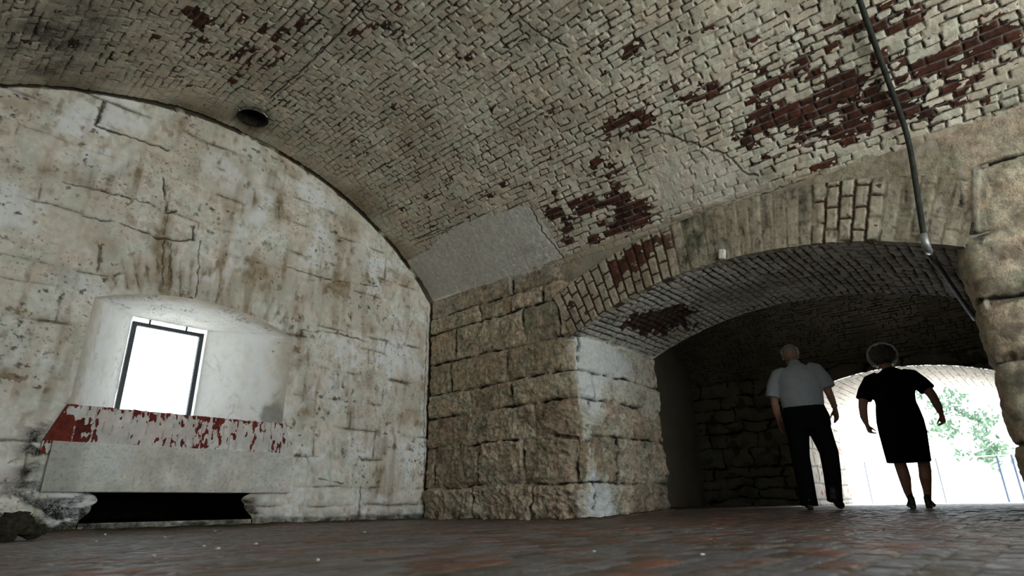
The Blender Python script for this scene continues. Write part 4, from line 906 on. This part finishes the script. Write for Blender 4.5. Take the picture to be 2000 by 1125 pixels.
def headm(f, c, tilt, s=1.0):
    """skull, jaw, ears, nose, brow and lips; faces +y, tilt forward"""
    Rm = np.array(Matrix.Rotation(-tilt, 3, 'X')); c = np.array(c, float); q = lambda v: c + Rm @ (np.array(v, float) * s)
    f.ball(q((0, -.012, .025)), (.076 * s, .096 * s, .088 * s), 20, 14, Rm); f.ball(q((0, .030, -.045)), (.058 * s, .062 * s, .068 * s), 16, 10, Rm); f.ball(q((0, .062, -.095)), (.028 * s, .024 * s, .020 * s), 10, 7, Rm)
    f.tube([q((0, .082, .012)), q((0, .104, -.020)), q((0, .110, -.034)), q((0, .088, -.042))], [.009 * s, .012 * s, .015 * s, .010 * s], 8)
    f.tube([q((-.05, .066, .022)), q((-.02, .084, .026)), q((.02, .084, .026)), q((.05, .066, .022))], [.009 * s, .010 * s, .010 * s, .009 * s], 8)
    for z, r in ((-.062, .0075), (-.073, .008)): f.tube([q((-.024, .076, z)), q((0, .090, z)), q((.024, .076, z))], [.004 * s, r * s, .004 * s], 8)
    for sg in (-1, 1):
        f.ball(q((sg * .080, -.006, -.008)), (.010 * s, .020 * s, .032 * s), 10, 8, Rm); f.ball(q((sg * .046, .055, -.03)), (.022 * s, .022 * s, .022 * s), 8, 6)
    return q, Rm
def person(name, px, py, X, label):
    d = ray(px, py); x = X; y = d[1] / d[0] * x; rz = math.atan2(y, x) - math.pi / 2
    return empty(name, (x, y, ZF2 - .006), rz, label, 'person')

# man: white short-sleeved shirt, head bowed, mid-stride with the right heel raised
mn = person('person', 1600, 990, 3.90 * S, 'man seen from behind in white short-sleeved shirt and dark trousers, head bowed, walking'); mn.scale = (1.05, 1.05, 1.092)
f = MB(); hc = (-.015, .135, 1.600)
q, Rm = headm(f, hc, .75, 1.02)
f.tube([(.015, .0, 1.42), (.010, .045, 1.48), (-.006, .095, 1.545)], [(.075, .07), (.058, .060), (.058, .062)], 14, ref=(0, 1, 0))
f.tube([(.03, 0, .86), (.02, -.01, 1.0), (.015, -.02, 1.15), (.015, -.015, 1.30), (.018, -.005, 1.39), (.018, .0, 1.45)], [(.17, .12), (.175, .125), (.185, .125), (.19, .115), (.165, .09), (.07, .06)], 18, ref=(0, 1, 0))
f.tube([(-.17, 0, 1.375), (-.225, -.01, 1.28), (-.255, -.02, 1.14), (-.262, .0, 1.08), (-.258, .06, .985), (-.245, .115, .905)], [.052, .050, .043, .040, .037, .027], 14)
f.tube([(.205, 0, 1.405), (.250, -.01, 1.32), (.285, -.02, 1.20), (.292, -.015, 1.165), (.312, .02, 1.08), (.326, .05, 1.005)], [.053, .050, .043, .041, .037, .027], 14)
hand(f, (-.243, .12, .895), (.25, .35, -1), (.75, .55, 0), (.55, -.6, 0), .30)
hand(f, (.327, .055, .99), (.02, .12, -1), (-.55, .8, 0), (-.8, -.5, 0), .22)
f.tube([(.12, .0, .86), (.175, .05, .60), (.180, .03, .52), (.16, -.10, .16), (.155, -.11, .10)], [.09, .062, .058, .045, .04], 12)
f.tube([(-.05, .0, .86), (-.095, .03, .55), (-.095, .02, .48), (-.085, .02, .12), (-.085, .02, .07)], [.09, .062, .058, .045, .04], 12)
f.build('body', M_SKIN, mn, voxel=.0065, sm=4)
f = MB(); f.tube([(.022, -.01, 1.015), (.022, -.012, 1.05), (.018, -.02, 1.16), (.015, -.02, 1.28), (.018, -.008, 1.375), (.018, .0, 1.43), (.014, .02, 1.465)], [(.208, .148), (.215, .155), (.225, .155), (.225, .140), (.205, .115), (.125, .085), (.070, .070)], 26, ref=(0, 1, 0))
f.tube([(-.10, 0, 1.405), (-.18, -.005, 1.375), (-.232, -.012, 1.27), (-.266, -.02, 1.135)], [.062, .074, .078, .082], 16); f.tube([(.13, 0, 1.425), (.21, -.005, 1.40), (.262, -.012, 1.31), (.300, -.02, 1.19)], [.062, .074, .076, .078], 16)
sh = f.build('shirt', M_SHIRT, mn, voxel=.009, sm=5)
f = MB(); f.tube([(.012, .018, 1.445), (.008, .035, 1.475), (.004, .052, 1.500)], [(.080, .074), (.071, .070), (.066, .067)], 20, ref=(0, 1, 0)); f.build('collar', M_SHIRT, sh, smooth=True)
f = MB(); f.tube([(.022, -.01, 1.055), (.025, -.01, .98), (.03, -.012, .90), (.03, -.005, .82), (.03, 0, .775)], [(.196, .142), (.215, .152), (.235, .160), (.232, .150), (.20, .115)], 24, ref=(0, 1, 0))
f.tube([(.130, 0, .84), (.165, .03, .66), (.188, .045, .55), (.178, -.03, .34), (.160, -.10, .15), (.155, -.115, .075)], [.120, .103, .094, .085, .076, .075], 18); f.tube([(-.075, 0, .84), (-.085, .02, .66), (-.095, .03, .52), (-.09, .025, .30), (-.087, .01, .12), (-.087, .01, .035)], [.125, .105, .095, .088, .082, .085], 18)
tr = f.build('trousers', M_TROU, mn, voxel=.009, sm=4)
f = MB(); f.tube([(.022, -.01, 1.035), (.022, -.01, 1.068)], [(.212, .155), (.210, .154)], 26, ref=(0, 1, 0)); f.build('belt', M_SHOE, mn)
def shoe(par, c, pitch, yaw, s=1.0, heel=.0):
    Rq = np.array(Matrix.Rotation(yaw, 3, 'Z') @ Matrix.Rotation(pitch, 3, 'X')); q = lambda v: np.array(c) + Rq @ (np.array(v, float) * s)
    f = MB(); f.tube([q((0, -.085, .045)), q((0, -.06, .04)), q((0, .0, .042)), q((0, .07, .034)), q((0, .13, .028)), q((0, .172, .022)), q((0, .19, .018))], [(.024 * s, .034 * s), (.036 * s, .045 * s), (.038 * s, .046 * s), (.043 * s, .034 * s), (.047 * s, .027 * s), (.034 * s, .019 * s), (.012 * s, .010 * s)], 16, ref=tuple(Rq @ np.array((0, 0, 1.))))
    f.ball(q((0, -.045, .075)), (.037 * s, .045 * s, .05 * s), 12, 8); f.box(q((0, -.055, .002 - heel / 2)), (.058 * s, .062 * s, .026 * s + heel), Rq)
    o = f.build('shoe', M_SHOE, par, voxel=.006, sm=3); return o
shoe(mn, (-.088, .02, .012), 0, .05, 1.05); shoe(mn, (.158, -.14, .075), -.42, -.25, 1.05)
f = MB(); ph_ = q
for a in np.linspace(-2.5, 2.5, 34):        # short fringe of white hair round the back and sides, thinner on the crown
    for z, rr, zz in ((-.005, .012, .022), (.030, .012, .022), (.062, .011, .018)):
        kk = math.sqrt(max(0, 1 - ((z - .025) / .092)**2)); f.ball(q((.077 * kk * math.sin(a), -.012 - .097 * kk * math.cos(a), z)), (rr, rr, zz * .8), 7, 5)
f.ball(q((0, -.010, .040)), (.070, .088, .080), 18, 12, Rm)
hm = f.build('hair', M_WHITEHAIR, mn, voxel=.006, sm=2); qm = q
f = MB(); f.tube([(.3235, .045, 1.022), (.3265, .052, 1.000)], [(.0315, .0315), (.0315, .0315)], 16); wt = f.build('wristwatch', M_METAL, mn)

# woman: black top and knee-length skirt, curly grey hair, walking with arms a little out
wm = person('person', 1797, 990, 3.90 * S, 'woman seen from behind in black top and knee-length skirt with curly grey hair, walking')
f = MB(); hc = (-.020, .045, 1.545); q, Rm = headm(f, hc, .25, .95)
f.tube([(.012, -.01, 1.36), (.0, .0, 1.41), (-.010, .02, 1.46)], [(.07, .065), (.052, .054), (.050, .054)], 14, ref=(0, 1, 0))
f.tube([(.0, 0, .80), (.0, -.005, .95), (.0, -.005, 1.08), (.008, 0, 1.22), (.012, -.005, 1.31), (.012, -.005, 1.37)], [(.19, .13), (.19, .13), (.18, .12), (.185, .12), (.16, .09), (.06, .055)], 18, ref=(0, 1, 0))
f.tube([(-.175, 0, 1.30), (-.245, -.015, 1.20), (-.292, -.03, 1.08), (-.305, -.025, 1.03), (-.315, .01, .93), (-.308, .03, .865)], [.056, .054, .046, .043, .038, .026], 14)
f.tube([(.195, 0, 1.305), (.265, -.015, 1.22), (.318, -.03, 1.12), (.335, -.025, 1.075), (.358, .015, .975), (.368, .04, .91)], [.056, .054, .046, .043, .038, .026], 14)
hand(f, (-.305, .035, .855), (.18, .1, -1), (.5, .85, 0), (.8, -.4, 0), .62, .93); hand(f, (.369, .045, .90), (.02, .05, -1), (-.5, .85, 0), (-.8, -.4, 0), .70, .93)
for sx, kn, an in ((1, (.120, .01, .44), (.080, .03, .085)), (-1, (-.085, .0, .44), (-.062, .02, .085))):
    f.tube([(sx * .09, 0, .82), (kn[0] * 1.0, .0, .60), kn, (kn[0] * .93 + .002, -.012, .36), (kn[0] * .85, -.022, .29), (an[0] + .012 * sx, .005, .17), an, (an[0], an[1] + .01, .035)], [.095, .070, .056, .056, .054, .038, .030, .034], 14)
    f.tube([(an[0], an[1] - .03, .04), (an[0], an[1] + .05, .035), (an[0] + .006 * sx, an[1] + .14, .022)], [(.028, .028), (.034, .026), (.036, .014)], 12, ref=(0, 0, 1))
f.build('body', M_SKIN, wm, voxel=.0065, sm=4)
f = MB(); f.tube([(.0, -.005, 1.03), (.0, -.008, 1.08), (.004, -.004, 1.18), (.010, -.004, 1.27), (.012, -.006, 1.335), (.010, -.006, 1.385), (.006, -.002, 1.41)], [(.186, .145), (.186, .145), (.196, .148), (.212, .138), (.186, .110), (.100, .075), (.066, .064)], 26, ref=(0, 1, 0))
f.tube([(-.10, 0, 1.335), (-.18, 0, 1.305), (-.245, -.012, 1.20), (-.282, -.026, 1.105)], [.062, .073, .076, .078], 16); f.tube([(.12, 0, 1.338), (.20, 0, 1.31), (.265, -.012, 1.22), (.305, -.026, 1.145)], [.062, .073, .076, .078], 16)
f.build('top', M_DRESS, wm, voxel=.009, sm=5)
f = MB(); f.tube([(.0, -.005, 1.06), (.0, -.005, .98), (.0, -.01, .86), (.0, -.005, .74), (-.004, 0, .58), (-.006, 0, .47), (-.006, 0, .445)], [(.182, .142), (.198, .158), (.214, .172), (.215, .17), (.204, .165), (.197, .163), (.194, .161)], 30, ref=(0, 1, 0))
f.v = [(x * (1 + .03 * math.sin(9 * math.atan2(y, x)) * max(0, .95 - z)), y * (1 + .05 * math.sin(9 * math.atan2(y, x)) * max(0, .95 - z)), z) for x, y, z in f.v]
f.build('skirt', M_DRESS, wm, voxel=.009, sm=3)
f = MB(); rg = random.Random(9)
for i in range(230):
    v = np.array([rg.gauss(0, 1) for _ in range(3)]); v /= np.linalg.norm(v)
    if v[1] > .45 and v[2] < .35: continue
    if v[2] < -.75: continue
    p = q((v[0] * .112, v[1] * .112 - .014, v[2] * .108 + .022)); r = rg.uniform(.020, .036); f.ball(p, (r, r, r * rg.uniform(.7, 1)), 8, 6)
f.ball(q((0, -.02, .02)), (.104, .105, .104), 16, 10, Rm)
hr = f.build('hair', M_GREYHAIR, wm, voxel=.007, sm=1)
def curls(name, par, q, c, rad, n, L, mat, ok, seed):
    rg = random.Random(seed); f = MB()
    for i in range(n):
        v = np.array([rg.gauss(0, 1) for _ in range(3)]); v /= np.linalg.norm(v)
        if not ok(v): continue
        w_ = np.cross(v, [rg.gauss(0, 1) for _ in range(3)]); w_ /= np.linalg.norm(w_); p = np.array(c) + v * np.array(rad); x = np.cross(v, w_)
        f.tube([q(p + (v * (.2 + .8 * math.sin(k * .7)) + w_ * k * .22 + x * .25 * math.cos(k * 1.2)) * L) for k in range(5)], [.0022] * 4 + [.001], 4, cap=False)
    return f.build(name, mat, par)
M_CURL = bpy.data.materials.new('rim_light_hair'); b = NB(nt(M_CURL)); d1 = b.n('ShaderNodeBsdfRefraction'); d2 = b.n('ShaderNodeBsdfTranslucent'); d1.inputs['Roughness'].default_value = .45; d1.inputs['IOR'].default_value = 1.22; ms = b.n('ShaderNodeMixShader'); oo = b.n('ShaderNodeOutputMaterial')
d1.inputs[0].default_value = (.95, .94, .92, 1); d2.inputs[0].default_value = (.95, .94, .92, 1); ms.inputs[0].default_value = .6; b.l(d1.outputs[0], ms.inputs[1]); b.l(d2.outputs[0], ms.inputs[2]); b.l(ms.outputs[0], oo.inputs[0])  # near-white translucent strands added round the heads for a rim of light
curls('curls', hr, q, (0, -.014, .022), (.124, .124, .122), 1500, .034, M_CURL, lambda v: not (v[1] > .45 and v[2] < .35) and v[2] > -.8 and v[1] > -.25, 3)
shoe(wm, (.082, .03, .022), -.10, -.12, .92, .014); shoe(wm, (-.063, .02, .022), -.10, .08, .92, .014)
curls('fine_strands', hm, qm, (0, -.012, .035), (.082, .102, .092), 700, .014, M_CURL, lambda v: -.35 < v[1] < .5 and v[2] > -.5, 8)

# ------------------------------------------------------------------ daylight
w = bpy.data.worlds.new('overcast_sky'); scene.world = w; b = NB(nt(w))
tc = b.n('ShaderNodeTexCoord').outputs['Generated']; sx = b.n('ShaderNodeSeparateXYZ'); b.l(tc, sx.inputs[0])
g = b.rng(sx.outputs[2], -.05, .8)
bg = b.n('ShaderNodeBackground'); b.l(b.mix(g, (.88, .95, 1.0), (.68, .86, 1.0)), bg.inputs[0]); bg.inputs[1].default_value = 6.5
ow = b.n('ShaderNodeOutputWorld'); b.l(bg.outputs[0], ow.inputs[0])
w.cycles.sampling_method = 'MANUAL'; w.cycles.sample_map_resolution = 256
def portal(name, loc, rot, sx, sy):
    l = bpy.data.lights.new(name, 'AREA'); l.shape = 'RECTANGLE'; l.size = sx; l.size_y = sy; l.cycles.is_portal = True
    o = bpy.data.objects.new(name, l); col.objects.link(o); o.location = loc; o.rotation_euler = rot; return o
portal('sky_portal', (1.25 * S, YB - .05, 1.16 * S), (math.pi / 2, 0, 0), 3.4 * S, 2.4 * S)          # faces +y
portal('sky_portal', (1.25 * S, YO + .02, .86 * S), (-math.pi / 2, 0, 0), .46 * S, .64 * S)           # faces -y
portal('sky_portal', (X4 + .03, 1.1 * S, .68 * S), (0, math.pi / 2, 0), 1.4 * S, 2.0 * S)           # faces -x
sun = bpy.data.lights.new('sun', 'SUN'); sun.energy = 22; sun.angle = math.radians(3); sun.color = (1.0, .985, .95)
so_ = bpy.data.objects.new('sun', sun); col.objects.link(so_); so_.rotation_euler = Vector((-.85, -.10, -1)).to_track_quat('-Z', 'Y').to_euler()
scene.cycles.max_bounces = 7; scene.cycles.diffuse_bounces = 5; scene.cycles.glossy_bounces = 3; scene.cycles.caustics_reflective = False
scene.cycles.sample_clamp_indirect = 8
scene.cycles.use_denoising = True
scene.view_settings.view_transform = 'Standard'; scene.view_settings.look = 'None'; scene.view_settings.gamma = 1.0
scene.view_settings.use_curve_mapping = False; scene.view_settings.exposure = -0.62
